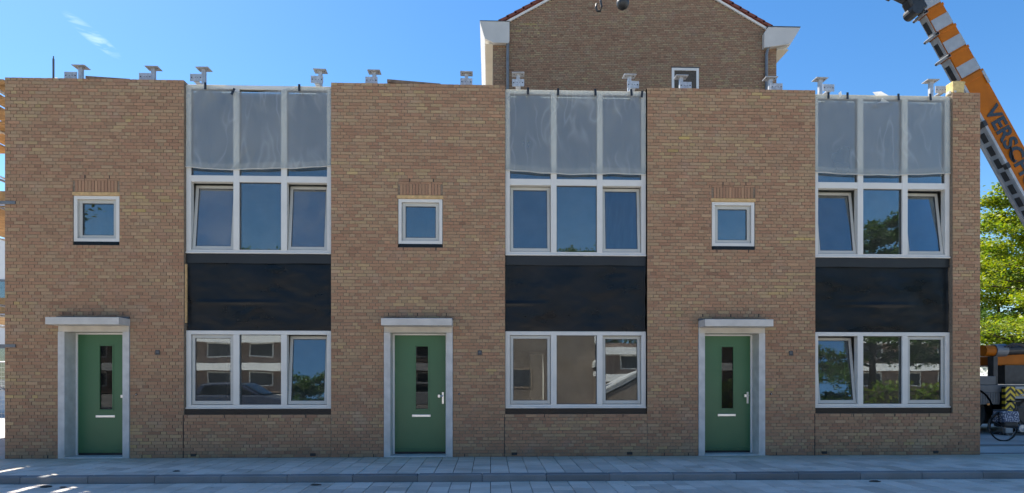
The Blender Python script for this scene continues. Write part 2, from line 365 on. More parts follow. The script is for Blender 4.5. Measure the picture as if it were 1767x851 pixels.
# ------------------------------------------------------------------ the three row houses
PER = 6.055; CH = .0625; NC = 114; XL, XR = -9.065, 9.64; BW = 2.745
bounds = [XL, -3.03, 3.025, XR]
openings = []
for i in range(3):
    o_ = i*PER
    openings.append([(-8.085+o_, -6.775+o_, -.1, 2.625),                 # door
                     (-7.82+o_, -6.97+o_, 4.0, 5.25),                    # small window and soldier course
                     (-5.775+o_, -5.775+BW+o_, .8125, 7.3)])             # bay with both wide windows
ALLOP = [q for h_ in openings for q in h_]
houses = []
HL = ['brick row house at the left end, beside the scaffolding', 'brick row house in the middle of the terrace of three',
      'brick row house at the right end, beside the crane']
bricks = [[], [], []]
for c in range(NC):
    z0 = c*CH; zc = z0+CH/2
    ops = sorted((a, b) for a, b, p, q in ALLOP if p < zc < q)
    segs = []; x = XL
    for a, b in ops: segs.append((x, a)); x = b
    segs.append((x, XR))
    head = c % 2 == 1
    off = 0 if head else (-.055 if (c//2) % 2 else -.165)
    for a, b in segs:
        if b-a < .02: continue
        step = .11 if head else .22
        k = math.floor((a-XL-off)/step); cuts = [a]
        while True:
            k += 1; xx = XL+off+k*step
            if xx >= b-.03: break
            if xx > cuts[-1]+.03: cuts.append(xx)
        # courses are not perfectly regular: now and then two headers give way to a stretcher
        if head:
            j = 1; cc = [cuts[0]]
            while j < len(cuts):
                if random.random() < .13 and j+1 < len(cuts): cc.append(cuts[j+1]); j += 2
                else: cc.append(cuts[j]); j += 1
            cuts = cc
        else:
            cc = [cuts[0]]
            for q in cuts[1:]:
                if q-cc[-1] > .2 and random.random() < .12: cc.append(cc[-1]+.11)
                cc.append(q)
            cuts = cc
        # joints over house boundaries are cut so that no brick belongs to two houses
        for bb in bounds[1:3]:
            if a+.03 < bb < b-.03: cuts.append(bb)
        # movement joints under the bays
        if z0 < .8:
            for i in range(3):
                jx = -5.79+i*PER
                if a+.03 < jx < b-.03: cuts.append(jx)
        cuts = sorted(cuts)+[b]
        for p, q in zip(cuts[:-1], cuts[1:]):
            if q-p < .025: continue
            hi = 0 if (p+q)/2 < bounds[1] else 1 if (p+q)/2 < bounds[2] else 2
            bricks[hi].append((p, q, z0))
def brick_pts(p, q, z0, y):
    j = .0055; e = lambda: random.gauss(0, .0009)
    x0, x1, za, zb = p+j+e(), q-j+e(), z0+.0055+e(), z0+CH-.0055+e()
    return x0, x1, za, zb
MOV = [-5.79+i*PER for i in range(3)]
for i in range(3):
    o_ = i*PER; bx0, bx1 = -5.775+o_, -5.775+BW+o_; wl, wr = bounds[i], bounds[i+1]
    H = empty('row_house', ((wl+wr)/2, 0, 0)); houses.append(H); tag(H, HL[i], 'house', 'row houses of the terrace')
    HI = Matrix.Translation((-H.location.x, 0, 0))
    def part(mb, name, mat, parent=None, **kw):
        o = mb.build(name, mat, None, **kw); o.parent = H if parent is None else parent
        o.matrix_parent_inverse = HI.copy() if parent is None else Matrix.Identity(4)
        return o
    # mortar body of the front wall with its openings
    mats = MB()
    xs = sorted({wl, wr, *[v for a in openings[i] for v in a[:2]]}); zs = sorted({-.12, NC*CH-.006, 2.625, 4.0, 5.25, .8125})
    solid = lambda a, b: wl-1e-6 < a < wr and -.13 < b < NC*CH and not any(p < a < q and r < b < s_ for p, q, r, s_ in openings[i])
    Y0, Y1 = .008, .30
    for a, b in zip(xs[:-1], xs[1:]):
        for c_, d_ in zip(zs[:-1], zs[1:]):
            mxx, mzz = (a+b)/2, (c_+d_)/2
            if not solid(mxx, mzz): continue
            mats.quad((a,Y0,c_),(b,Y0,c_),(b,Y0,d_),(a,Y0,d_)); mats.quad((b,Y1,c_),(a,Y1,c_),(a,Y1,d_),(b,Y1,d_))
            if not solid(b+.001, mzz): mats.quad((b,Y0,c_),(b,Y1,c_),(b,Y1,d_),(b,Y0,d_))
            if not solid(a-.001, mzz): mats.quad((a,Y1,c_),(a,Y0,c_),(a,Y0,d_),(a,Y1,d_))
            if not solid(mxx, d_+.001): mats.quad((a,Y0,d_),(b,Y0,d_),(b,Y1,d_),(a,Y1,d_))
            if not solid(mxx, c_-.001): mats.quad((a,Y1,c_),(b,Y1,c_),(b,Y0,c_),(a,Y0,c_))
    wall = part(mats, 'brick_wall', M['mortar'], recalc=False)
    # bricks: the 300 nearest whole ones are single pieces, the others one field
    L = sorted(bricks[i], key=lambda b: (0 if b[1]-b[0] > .15 else 1, math.hypot((b[0]+b[1])/2, b[2]-1.5)))
    shared = {}; fld = MB()
    for n_, (p, q, z0) in enumerate(L):
        x0, x1, za, zb = brick_pts(p, q, z0, 0); dy = random.gauss(0, .0012)
        if any(abs(x0-j) < .012 for j in MOV) and z0 < .8: x0 += .006
        if n_ < 300:
            key = round((q-p)/.01)
            if key not in shared:
                w2 = key*.005-.0055; me = MB().box(-w2, w2, 0, .095, -.0258, .0258).mesh('brick'); me.materials.append(M['brick_o']); shared[key] = me
            b = link_obj('brick', shared[key], wall, ((p+q)/2, dy, z0+CH/2)); b.rotation_euler = (0, random.gauss(0, .003), random.gauss(0, .003))
        else:
            r1, r2 = random.gauss(0, .001), random.gauss(0, .001)
            fld.hexa([(x0,dy,za),(x1,dy+r2,za),(x1,.095,za),(x0,.095,za),(x0,dy+r1,zb),(x1,dy+r1+r2,zb),(x1,.095,zb),(x0,.095,zb)])
    fo_ = fld.build('brick_field', M['brick_s'], wall, recalc=False); tag(fo_, kind='stuff')
    # soldier course over the small window
    sx = -7.785+o_
    sol = part(MB().box(-7.82+o_, -6.97+o_, .012, .095, 4.997, 5.249), 'lintel_mortar', M['mortar'])
    sm = MB().box(-.0245, .0245, 0, .095, -.104, .104).mesh('soldier_brick'); sm.materials.append(M['soldier'])
    nsol = 13
    for k in range(nsol):
        b = link_obj('soldier_brick', sm, sol, (-7.785+o_+(k+.5)*.78/nsol, random.gauss(0, .001), 5.105)); b.rotation_euler = (0, random.gauss(0, .006), 0)
    for k in range(4):   # closing course above it
        b_ = MB().box(-.10, .10, 0, .09, -.017, .017).mesh('closer_brick') if k == 0 else b_
        if k == 0: b_.materials.append(M['soldier'])
        link_obj('closer_brick', b_, sol, (-7.715+o_+k*.213, .001, 5.229))
    # open weep joints and vents
    for k, (wx, wz) in enumerate([(-8.75, .031), (-8.28, .031), (-6.55, .031), (-5.02, .78), (-4.2, .78), (-3.5, .78), (-7.6, 5.28), (-7.15, 5.28), (-7.72, 3.97), (-7.1, 3.97), (-8.0, 2.72), (-7.45, 2.72), (-6.9, 2.72)]):
        if i == 0 and k in (8, 9): continue
        part(MB().box(wx+o_-.007, wx+o_+.007, -.004, .02, wz-.027, wz+.027), 'weep_joint', M['black'])
    for vx in (-5.60, -3.37):
        v = part(MB().box(vx+o_-.052, vx+o_+.052, -.006, .03, .026, .078), 'air_vent', M['black'])
        for k in range(3): MB().box(vx+o_-.045, vx+o_+.045, -.010, -.005, .034+k*.014, .039+k*.014).build('vent_slat', M['gasket'], v)
    part(MB().box(-5.797+o_, -5.785+o_, -.002, .012, .0, .81), 'movement_joint', M['black'])
    # small window: timber lintel, frame, sash, pane, black sill
    a, b = -7.82+o_, -6.97+o_
    part(MB().box(a-.012, b+.012, -.004, .14, 4.932, 4.994), 'timber_lintel', M['timber'], bevel=.003)
    part(MB().box(a+.02, b-.01, .004, .12, 4.004, 4.066), 'sill_membrane', M['membrane'])
    def frame_ring(x0, x1, z0, z1, w, y0, y1, wb=None):
        wb = w if wb is None else wb
        return MB().box(x0, x0+w, y0, y1, z0, z1).box(x1-w, x1, y0, y1, z0, z1).box(x0+w, x1-w, y0+.001, y1, z1-w, z1).box(x0+w, x1-w, y0+.001, y1, z0, z0+wb)
    sw_ = part(frame_ring(a+.006, b-.006, 4.068, 4.928, .062, .015, .14), 'small_window', M['frame'], bevel=.003)
    sash = frame_ring(a+.074, b-.074, 4.134, 4.862, .062, .06, .125).build('sash', M['sash'], sw_, bevel=.003)
    frame_ring(a+.137, b-.137, 4.197, 4.799, .007, .072, .088).build('glazing_bead', M['gasket'], sw_)
    MB().box(a+.137, b-.137, .090, .096, 4.197, 4.799).build('pane', M['glass'], sw_)
    # wide windows
    def sash_unit(win, x0, x1, z0, z1, tilt, gm='glass'):
        W_, Hh = x1-x0, z1-z0
        s_ = frame_ring(-W_/2, W_/2, 0, Hh, .056, 0, .06, .066).build('sash', M['sash'], win, bevel=.003)
        p_ = MB().box(-W_/2+.057, W_/2-.057, .022, .028, .067, Hh-.057).build('pane', M[gm], win)
        q_ = frame_ring(-W_/2+.0565, W_/2-.0565, .0665, Hh-.0565, .007, .012, .021).build('glazing_bead', M['gasket'], win)
        for o in (s_, p_, q_): o.location = ((x0+x1)/2, .108, z0); o.rotation_euler = (-math.radians(tilt), 0, 0)
    FY0, FY1 = .075, .20
    mull = [(bx0+.885, bx0+.998), (bx0+1.782, bx0+1.893)]
    def wide(name, z0, z1, rows, tilts):
        m_ = MB().box(bx0+.004, bx0+.094, FY0, FY1, z0, z1).box(bx1-.094, bx1-.004, FY0, FY1, z0, z1)
        for p, q in mull: m_.box(p, q, FY0, FY1, z0+.075, z1-.075)
        m_.box(bx0+.094, bx1-.094, FY0+.001, FY1, z1-.075, z1).box(bx0+.094, bx1-.094, FY0+.001, FY1, z0, z0+.075)
        cols = [(bx0+.094, mull[0][0]), (mull[0][1], mull[1][0]), (mull[1][1], bx1-.094)]
        if len(rows) > 1:
            for p, q in cols: m_.box(p, q, FY0+.002, FY1, rows[0][1], rows[1][0])
        w_ = part(m_, name, M['frame'], bevel=.004)
        part_sill = MB().box(bx0+.006, bx1-.006, FY0-.03, FY0-.001, z0+.0, z0+.028).build('drip_sill', M['frame'], w_, bevel=.003)
        for ri, (ra, rb) in enumerate(rows):
            for ci, (p, q) in enumerate(cols):
                tl = tilts.get((ri, ci))
                if tl is None:
                    MB().box(p+.001, q-.001, .128, .134, ra+.001, rb-.001).build('pane', M['glass'], w_)
                    frame_ring(p, q, ra, rb, .010, .112, .1275).build('glazing_bead', M['gasket'], w_)
                else: sash_unit(w_, p+.008, q-.008, ra+.008, rb-.008, tl, 'glass_sky' if (i == 0 and len(rows) > 1) else 'glass')
        return w_
    lowt = [{(0,0): 0, (0,2): 6.5}, {(0,0): 0, (0,2): 2.2}, {(0,0): 8, (0,2): 0}][i]
    upt = [{(0,0): 7, (0,2): 7}, {(0,0): 3.5, (0,2): 4.5}, {(0,0): 8, (0,2): 8}][i]
    wide('ground_window', .922, 2.408, [(.997, 2.333)], lowt)
    wide('upper_window', 3.872, 7.075, [(3.947, 5.235), (5.357, 7.0)], upt)
    # black sheet strip under the ground window, black membrane between the storeys
    part(MB().box(bx0+.006, bx1-.006, .03, .12, .816, .918), 'sill_membrane', M['membrane'])
    ph = random.random()*9
    def memb(u, v):
        x = bx0+.012+u*(bx1-bx0-.024); z = 2.415+v*1.452
        y = .112+.009*math.sin(3.1*u*PI+ph)*math.sin(v*PI)+.005*math.sin(17*u+5*v+ph)*(.4+v)+.016*math.exp(-((v-.37)/.022)**2)*-1*max(0, math.sin(4*u+ph))**2
        y += .016*mnoise.noise(Vector((x*1.3, z*2.2, ph)))+.012*(abs(mnoise.noise(Vector((x*1.6+z*1.1, z*2.6-x*.5, ph+3))))-.3)*(1.3-v)+.004*mnoise.noise(Vector((x*6, z*9, ph)))
        if u in (0, 1): y -= .01; x += .006*math.sin(23*v+ph)
        return (x, y, z)
    mem = part(MB().grid(memb, 110, 70), 'weather_membrane', M['membrane'], smooth=True)
    MB().grid(lambda u, v: (bx0+.008+u*(bx1-bx0-.016), .078+.004*math.sin(21*u+ph)-.004*v, 3.69+v*.175+.004*math.sin(9*u+ph)), 40, 4).build('membrane_flap', M['flap'], mem, smooth=True)
    if i == 0:
        part(MB().box(bx0+.002, bx0+.035, .03, .07, 2.55, 3.66), 'timber_batten', M['timber'])
    # plaster strip closing the gap between storeys behind the membrane (inner wall)
    part(MB().box(bx0, bx1, .21, .30, 2.40, 3.88), 'spandrel_panel', M['plaster'])
    part(MB().box(bx0, bx1, .205, .30, .8126, .93), 'inner_sill', M['plaster'])
    # door surround with canopy
    dl, dr = -8.083+o_, -6.778+o_
    sur = part(MB().box(dl, dl+.122, -.022, .34, 0, 2.372).box(dr-.122, dr, -.022, .34, 0, 2.372), 'door_surround', M['concrete'], bevel=.005)
    MB().box(dl+.004, dr+.008, -.36, .12, 2.482, 2.614).build('canopy', M['soffit'], sur, bevel=.006)
    MB().box(dl+.002, dr-.002, -.014, .34, 2.373, 2.481).build('head_beam', M['beam'], sur, bevel=.004); MB().box(dl+.004, dr-.004, .121, .34, 2.4815, 2.62).build('head_block', M['beam'], sur)
    MB().box(dl-.01, dr+.01, -.05, .02, 2.615, 2.655).build('flashing', M['lead'], sur)
    MB().box(dl+.122, dr-.122, -.02, .36, -.02, .022).build('threshold', M['concrete'], sur)
    ia, ib = dl+.122, dr-.122
    fr_ = part(MB().box(ia, ia+.034, .30, .36, .022, 2.372).box(ib-.034, ib, .30, .36, .022, 2.372).box(ia+.034, ib-.034, .301, .36, 2.344, 2.372), 'door_frame', M['white'])
    gx0, gx1, gz0, gz1 = -7.532+o_, -7.262+o_, .885, 2.142
    leaf = MB().box(ia+.036, gx0, .312, .36, .066, 2.342).box(gx1, ib-.036, .312, .36, .066, 2.342).box(gx0, gx1, .312, .36, .066, gz0).box(gx0, gx1, .312, .36, gz1, 2.342)
    door = part(leaf, 'front_door', M['green'])
    frame_ring(gx0-.012, gx1+.012, gz0-.012, gz1+.012, .030, .303, .33).build('glazing_trim', M['green'], door, bevel=.004)
    MB().box(gx0+.016, gx1-.016, .330, .336, gz0+.016, gz1-.016).build('door_window', M['glass_s'], door)
    lx0, lx1 = -7.592+o_, -7.228+o_
    MB().box(lx0, lx1, .300, .313, .744, .792).build('letter_plate', M['alu'], door, bevel=.008)
    MB().box(ia+.04, ib-.04, .300, .3125, .10, .128).build('weather_bar', M['green'], door, bevel=.004)
    MB().box(ia+.036, ib-.036, .32, .36, .022, .064).build('bottom_seal', M['black'], door)
    hx = ib-.088
    hd = MB().box(hx-.020, hx+.020, .303, .3125, 1.00, 1.23).build('handle_plate', M['alu'], door, bevel=.004)
    MB().tube([(hx, .30, 1.155), (hx, .255, 1.155), (hx-.075, .252, 1.155)], .011).box(hx-.092, hx-.052, .232, .268, 1.128, 1.182).build('handle', M['alu'], door, smooth=False)
    # small fittings by the door
    pl_ = part(MB().box(-6.302+o_, -6.222+o_, -.008, .01, 1.945, 2.035), 'meter_plate', M['gasket'])
    MB().box(-6.284+o_, -6.240+o_, -.009, -.005, 1.985, 1.993).build('plate_bar', M['zinc'], pl_); MB().box(-6.284+o_, -6.240+o_, -.009, -.005, 2.008, 2.014).build('plate_bar', M['zinc'], pl_)
    bl_ = part(MB().tube([(-6.655+o_, .01, 1.198), (-6.655+o_, -.004, 1.198)], .021, 14), 'bell_socket', M['black'])
    MB().tube([(-6.655+o_, .0, 1.200), (-6.653+o_, -.02, 1.197)], .006, 8).build('bell_wire', M['white'], bl_)
    # shell: party walls, floors, ceiling, roof, back wall with openings
    MBs = MB()
    lw = .30 if i == 0 else .1; rw = .30 if i == 2 else .1
    MBs.box(wl+.001, wl+lw, .301, 8.6, -.12, 6.98).box(wr-rw, wr-.001, .301, 8.6, -.12, 6.98)
    gaps = [[(wl+1.2, wl+1.9)], [(wl+1.2, wl+1.9), (wl+4.3, wl+4.75)], [(wl+1.2, wl+1.9)]][i]
    e_ = wl+lw
    for (p, q) in gaps:
        MBs.box(e_, p, 8.3, 8.6, -.12, 6.98); e_ = q
        MBs.box(p, q, 8.3, 8.6, 2.3, 6.98).box(p, q, 8.3, 8.6, -.12, .06)
    MBs.box(e_, wr-rw, 8.3, 8.6, -.12, 6.98)
    part(MBs, 'party_walls', M['plaster'])
    part(MB().box(wl+lw, wr-rw, .301, 8.3, -.12, .02), 'floor', M['floor_in'])
    part(MB().box(wl+lw, wr-rw, .301, 8.3, 2.72, 2.98), 'storey_floor', M['plaster'])
    part(MB().box(wl+.001, wr-.001, .301, 8.6, 6.981, 7.03), 'roof', M['roofing'])
    pa, pb = [(wl+1.3, wl+2.1), (wl+3.9, wl+4.7), (wl+1.3, wl+2.1)][i]
    pm = MB().box(wl+lw, pa, 4.2, 4.3, .02, 2.72).box(pb, wr-rw, 4.2, 4.3, .02, 2.72).box(pa, pb, 4.2, 4.3, 2.2, 2.72)
    pm.box(wl+lw, wr-rw, 3.6, 3.7, 2.98, 6.98)
    part(pm, 'partition_wall', M['plaster'])
    part(MB().box(bx0-.36, bx0-.28, .301, 2.6, .02, 2.72), 'hall_wall', M['plaster'])

# brick returns of the two end walls
for hi, x0, x1, nm in ((0, XL-.0, XL+.1, 'side_wall'), (2, XR-.1, XR, 'side_wall')):
    fl = MB(); rows = []
    for c in range(NC):
        z0 = c*CH; hd_ = c % 2 == 0; st = .11 if hd_ else .22; y = .10+(.0 if hd_ else .05)
        if y > .105: fl.box(x0+.001, x1-.001, .106, y-.01, z0+.0055, z0+CH-.0055)
        while y < 8.5:
            e = min(y+st, 8.6); fl.box(x0+random.gauss(0, .001)+.001, x1-.001+random.gauss(0, .001), y+.0055, e-.0055, z0+.0055, z0+CH-.0055); y += st
    w_ = MB().box(x0+.009, x1-.009, .306, 8.6, -.12, 7.1).build('side_wall', M['mortar']); w_.parent = houses[hi]; w_.matrix_parent_inverse = Matrix.Translation((-houses[hi].location.x, 0, 0))
    tag(fl.build('side_bricks', M['brick_s'], w_, recalc=False), kind='stuff')

# ------------------------------------------------------------------ plastic film over the upper windows
FL = ['clear plastic sheet sagging at its middle over the left upper window', 'clear plastic sheet with five tapes over the middle upper window',
      'clear plastic sheet with a torn flap over the right upper window']
tops = [[(-5.775,7.055),(-5.40,7.06),(-5.15,7.03),(-4.86,6.95),(-4.45,6.93),(-4.0,6.99),(-3.66,7.06),(-3.03,7.06)],
        [(.28,7.062),(1.5,7.06),(3.03,7.06)], [(6.33,7.06),(7.6,7.062),(9.09,7.058)]]
bots = [[(-5.77,5.50),(-5.1,5.46),(-4.2,5.49),(-3.5,5.51),(-3.03,5.56)], [(.28,5.52),(.9,5.47),(1.6,5.44),(2.4,5.47),(3.03,5.45)], [(6.33,5.54),(7.2,5.50),(8.0,5.50),(9.09,5.55)]]
tapes = [[(-5.385,7.045,0),(-4.86,6.945,.45),(-3.63,7.04,0)], [(.72,7.045,0),(1.30,7.04,0),(2.02,7.04,-.06),(2.72,7.05,-.08),(2.93,7.02,.12)], [(6.60,7.05,0),(6.98,7.05,0),(8.0,7.04,-.06),(8.64,7.05,-.1)]]
def lerp(tab, x):
    xs_, ys_ = zip(*tab); return float(np.interp(x, xs_, ys_))
for i in range(3):
    x0 = -5.775+i*PER+.012; x1 = x0+BW-.024; ph = 2.3*i+.7
    F = empty('plastic_sheet', ((x0+x1)/2, 0, 0)); tag(F, FL[i], 'plastic sheet', 'plastic sheets over the upper windows')
    FI = Matrix.Translation((-F.location.x, 0, 0))
    amp = [1.25, .95, .5][i]
    cr_ = random.Random(40+i); creases = [(cr_.uniform(x0, x1), cr_.uniform(.15, .9), cr_.uniform(.15, .5), cr_.uniform(-.7, .7), cr_.choice((-1, 1))*cr_.uniform(.006, .014)) for _ in range(11)]
    tp = tapes[i]
    def wr_(x, v):
        s_ = .010*math.sin(3.3*x+ph)*math.sin(PI*v)
        for k, (tx, tz, _) in enumerate(tp):      # folds fan out from the tapes
            dx = x-tx; an = math.atan2(dx, v*1.6+.12)
            s_ += .013*amp*math.exp(-v*1.9)*min(1, v*5)*math.sin(an*9+k*1.7)*math.exp(-dx*dx*1.2)
        nf = mnoise.noise
        w_ = nf(Vector((x*1.1, v*1.3, ph)))
        s_ += .016*amp*w_+.010*amp*nf(Vector((x*3.2+1.5*w_, v*1.0, ph+4)))+.006*amp*(.5-abs(nf(Vector((x*5.5+2.5*w_, v*1.6+w_, ph+9)))))*2*v
        s_ += .003*amp*nf(Vector((x*16+4*w_, v*3, ph+2)))
        return s_
    def sheet(u, v):
        x = x0+u*(x1-x0); zt, zb = lerp(tops[i], x), lerp(bots[i], x)
        return (x, .046+max(-.045, .024*math.tanh(wr_(x, v)/.024)), zt+(zb-zt)*v)
    sh = MB().grid(sheet, 130, 70).build('film', M['film'], None, smooth=True, recalc=False); sh.parent = F; sh.matrix_parent_inverse = FI
    hm = MB().grid(lambda u, v: (x0+u*(x1-x0), .046+.02*math.sin(PI*v)*-.6+.024*math.tanh(wr_(x0+u*(x1-x0), 1)/.024), lerp(bots[i], x0+u*(x1-x0))+.028*(v-.4)+.004*math.sin(31*u+ph)), 90, 4).build('hem', M['hem'], None, smooth=True, recalc=False); hm.parent = F; hm.matrix_parent_inverse = FI
    hb = MB().grid(lambda u, v: (x0+.004+u*(x1-x0-.008), .040+.024*math.tanh(wr_(x0+u*(x1-x0), 1-.05*v)/.024), lerp(bots[i], x0+u*(x1-x0))+.012+.10*v+.006*math.sin(43*u+ph)*v), 110, 3).build('hem_band', M['film'], None, smooth=True, recalc=False); hb.parent = F; hb.matrix_parent_inverse = FI
    # the sheet's top end folded back over the frame, lying crumpled in the sun
    segs_ = [[(x0, -5.02), (-3.75, x1)], [(x0, x1)], [(x0, x1)]][i]
    for sa, sb in segs_:
        def fold(u, v):
            x = sa+u*(sb-sa); q = v*.55
            z = 7.062+.026*min(1, v*8)+.016*v*abs(math.sin(13*x+ph)+math.sin(29*x+2*v))*.7
            return (x, .045+q, z)
        fd = MB().grid(fold, 70, 8).build('folded_end', M['hem'], None, smooth=True, recalc=False); fd.parent = F; fd.matrix_parent_inverse = FI
    for tx, tz, ta in tp:
        m_ = MB().box(-.022, .022, -.003, .001, -.085, .045).build('tape_strip', M['tape'], None); m_.parent = F
        m_.location = (tx-F.location.x, .014, tz); m_.rotation_euler = (0, ta, 0)
    if i == 2:
        for pts in ([(7.47,.0,7.10),(7.63,-.02,7.11),(7.80,.01,7.045),(7.55,.02,7.04)], [(7.66,.0,6.99),(7.80,-.015,6.90),(7.55,.0,6.885),(7.64,.012,6.93)], [(6.80,.02,7.08),(6.84,-.01,7.11),(6.86,.0,7.03),(6.82,.01,6.985)]):
            f_ = MB().quad(*pts).build('torn_flap', M['hem'], None); f_.parent = F; f_.matrix_parent_inverse = FI
    # lead-coloured top frame edge
# ------------------------------------------------------------------ galvanised brackets on the roof edge
bxs = [-8.085, -6.68, -5.696, -3.402, -2.331, -.485, .557, 2.823, 3.884, 5.733, 6.773, 9.105]
where = ['first from the left, beside the dark pole', 'second from the left, over the left brick wall', 'at the left corner of the left plastic sheet',
         'at the right corner of the left plastic sheet', 'left of the loose plank on the roof', 'right of the loose plank on the roof',
         'at the left corner of the middle plastic sheet', 'at the right corner of the middle plastic sheet', 'in front of the gable window',
         'in front of the right downpipe of the gable house', 'at the left corner of the right plastic sheet', 'at the far right, beside the yellow wool block']
def make_bracket():
    r = empty('roof_bracket')
    MB().box(-.036, .036, -.035, .035, 0, .61).build('post', M['steel'], r, bevel=.004)
    tpl = MB().box(-.125, .125, -.10, .10, .611, .623).build('top_plate', M['steel'], r)
    for sx in (-.08, .08): MB().tube([(sx, -.02, .625), (sx, -.02, .609)], .013, 10).build('bolt_hole', M['black'], tpl)
    fp = MB().box(-.118, .118, -.312, -.30, .235, .375).build('front_plate', M['steel'], r)
    for sx in (-.088, -.02, .03, .088): MB().tube([(sx, -.314, .305), (sx, -.296, .305)], .012 if abs(sx) > .05 else .007, 10).build('bolt_hole', M['black'], fp)
    MB().box(-.05, .05, -.299, -.036, .225, .24).box(-.045, .045, -.299, -.036, .10, .112).build('arm', M['steel'], r)
    MB().hexa([(-.04,-.29,.10),(.04,-.29,.10),(.04,-.05,.0),(-.04,-.05,.0),(-.04,-.29,.112),(.04,-.29,.112),(.04,-.05,.012),(-.04,-.05,.012)]).build('brace', M['steel'], r)
    MB().box(-.13, .13, -.13, .13, -.002, .012).build('base_plate', M['steel'], r)
    return r
b0 = make_bracket()
for k, x in enumerate(bxs):
    if k == 0: r = b0
    else:
        r = b0.copy(); COL.objects.link(r)
        for ch in list(b0.children):
            c = ch.copy(); COL.objects.link(c); c.parent = r
            for g_ in ch.children:
                d = g_.copy(); COL.objects.link(d); d.parent = c
    r.location = (x, .65, 7.03); r.rotation_euler = (0, 0, [0, .02, -.03, .05, 0, .03, -.04, .02, 0, -.03, .04, -.02][k])
    tag(r, 'galvanised steel roof bracket '+where[k], 'bracket', 'steel brackets along the roof edge')
# dark pole, planks, wool block
po = empty('roof_pole', (-8.38, .3, 7.03)); tag(po, 'thin dark upright pole standing on the left roof edge', 'pole')
MB().tube([(0,0,0),(0,0,.60)], .018, 10).build('shaft', M['lead'], po); MB().tube([(0,0,.60),(0,0,.65)], .010, 10).build('tip', M['lead'], po); MB().box(-.06,.06,-.06,.06,-.001,.01).build('foot', M['lead'], po)
tag(MB().hexa([(-8.62,.42,7.10),(-8.47,.42,7.10),(-8.38,.42,7.04),(-8.50,.42,7.04),(-8.62,.62,7.42),(-8.52,.62,7.42),(-8.40,.60,7.10),(-8.50,.60,7.10)]).build('metal_offcut', M['steel'], None), 'small pale metal offcut beside the dark roof pole', 'offcut')
tag(MB().hexa([(-7.78,.30,7.27),(-6.95,.30,7.225),(-6.95,.50,7.225),(-7.78,.50,7.27),(-7.78,.30,7.315),(-6.95,.30,7.27),(-6.95,.50,7.27),(-7.78,.50,7.315)]).build('loose_plank', M['plank'], None), 'thin dark plank lying on the left roof edge', 'plank', 'planks on the roof edge')
tag(MB().hexa([(-2.02,.3,7.285),(-.98,.3,7.225),(-.98,.5,7.225),(-2.02,.5,7.285),(-2.02,.3,7.345),(-.98,.3,7.275),(-.98,.5,7.275),(-2.02,.5,7.345)]).build('loose_plank', M['plank'], None), 'brown plank tilted up on the middle roof edge', 'plank', 'planks on the roof edge')
wb = empty('wool_block', (9.22, .25, 7.127)); tag(wb, 'yellow mineral wool insulation block on the right pillar', 'insulation')
def wool(u, v):
    pass
m_ = MB(); n_ = 6
prof = [(-.13,.0),(.105,.0),(.115,.12),(.14,.225),(.0,.236),(-.12,.232),(-.115,.10)]
m_.prism(prof, -.23, -.03, 1)
wo_ = m_.build('wool_body', M['wool'], wb, bevel=.012)
MB().box(-.17, -.132, -.2, -.1, .0, .05).box(-.10, -.06, -.245, -.231, .0, .035).build('torn_wrapper', M['hem'], wb)
# ------------------------------------------------------------------ gable house behind
GH = empty('gable_house', (5.15, 10, 0)); tag(GH, 'tall brick house with red tiled gable roof behind the row', 'house')
GI = Matrix.Translation((-5.15, -10, 0))
def gp(mb, name, mat, parent=None, **kw):
    o = mb.build(name, mat, None, **kw)
    if parent: o.parent = parent
    else: o.parent = GH; o.matrix_parent_inverse = GI.copy()
    return o
GX0, GX1, GY = .09, 10.2, 10.0; SL = .558; EZ = 13.72; AX = (GX0+GX1)/2; AZ = EZ+(AX-GX0)*SL
gw = gp(MB().prism([(GX0,0),(GX1,0),(GX1,EZ),(AX,AZ),(GX0,EZ)], GY+.009, GY+14, 1), 'gable_wall', M['gmortar'])
WX0, WX1, WZ0, WZ1 = 6.42, 7.40, 11.55, 12.52
fld = MB()
for c in range(int(10.6/CH), int(AZ/CH)):
    z0 = c*CH; z1 = z0+CH; ins = max(0, (z1-EZ)/SL)
    a0, b0_ = GX0+ins, GX1-ins
    if b0_-a0 < .2: continue
    x = a0-(.055 if (c//2) % 2 else .165) if c % 2 else a0-.0
    while x < b0_:
        st = .22 if c % 2 else .11
        if random.random() < .1: st = .22 if st == .11 else .11
        p, q = max(x, a0), min(x+st, b0_); x += st
        if q-p < .03: continue
        if z0 > WZ0-.06 and z1 < WZ1+.06 and q > WX0 and p < WX1:
            if p < WX0: q = WX0
            elif q > WX1: p = WX1
            else: continue
            if q-p < .03: continue
        d = random.gauss(0, .0012); fld.box(p+.005, q-.005, GY+d, GY+.05, z0+.0055, z1-.0055)
tag(gp(fld, 'brick_field', M['brick_g'], gw, recalc=False), kind='stuff')
win = gp(frame_ring(WX0+.005, WX1-.005, WZ0, WZ1, .09, GY-.012, GY+.10), 'gable_window', M['white'], bevel=.004)
gp(frame_ring(WX0+.10, WX1-.10, WZ0+.10, WZ1-.10, .05, GY+.012, GY+.08), 'sash', M['white'], win)
gp(MB().box(WX0+.15, WX1-.15, GY+.03, GY+.036, WZ0+.15, WZ1-.15), 'pane', M['glass'], win)
gp(MB().box(WX0+.01, WX1-.01, GY+.045, GY+.06, WZ0+.05, WZ1-.05), 'dark_room_sheet', simple('dark_room_sheet', (.012,.016,.024), .8), win)  # dark sheet behind the pane stands in for the unlit room
gp(MB().box(WX0-.02, WX1+.02, GY-.025, GY+.02, WZ1+.001, WZ1+.03), 'lintel_strip', M['lead'], win)
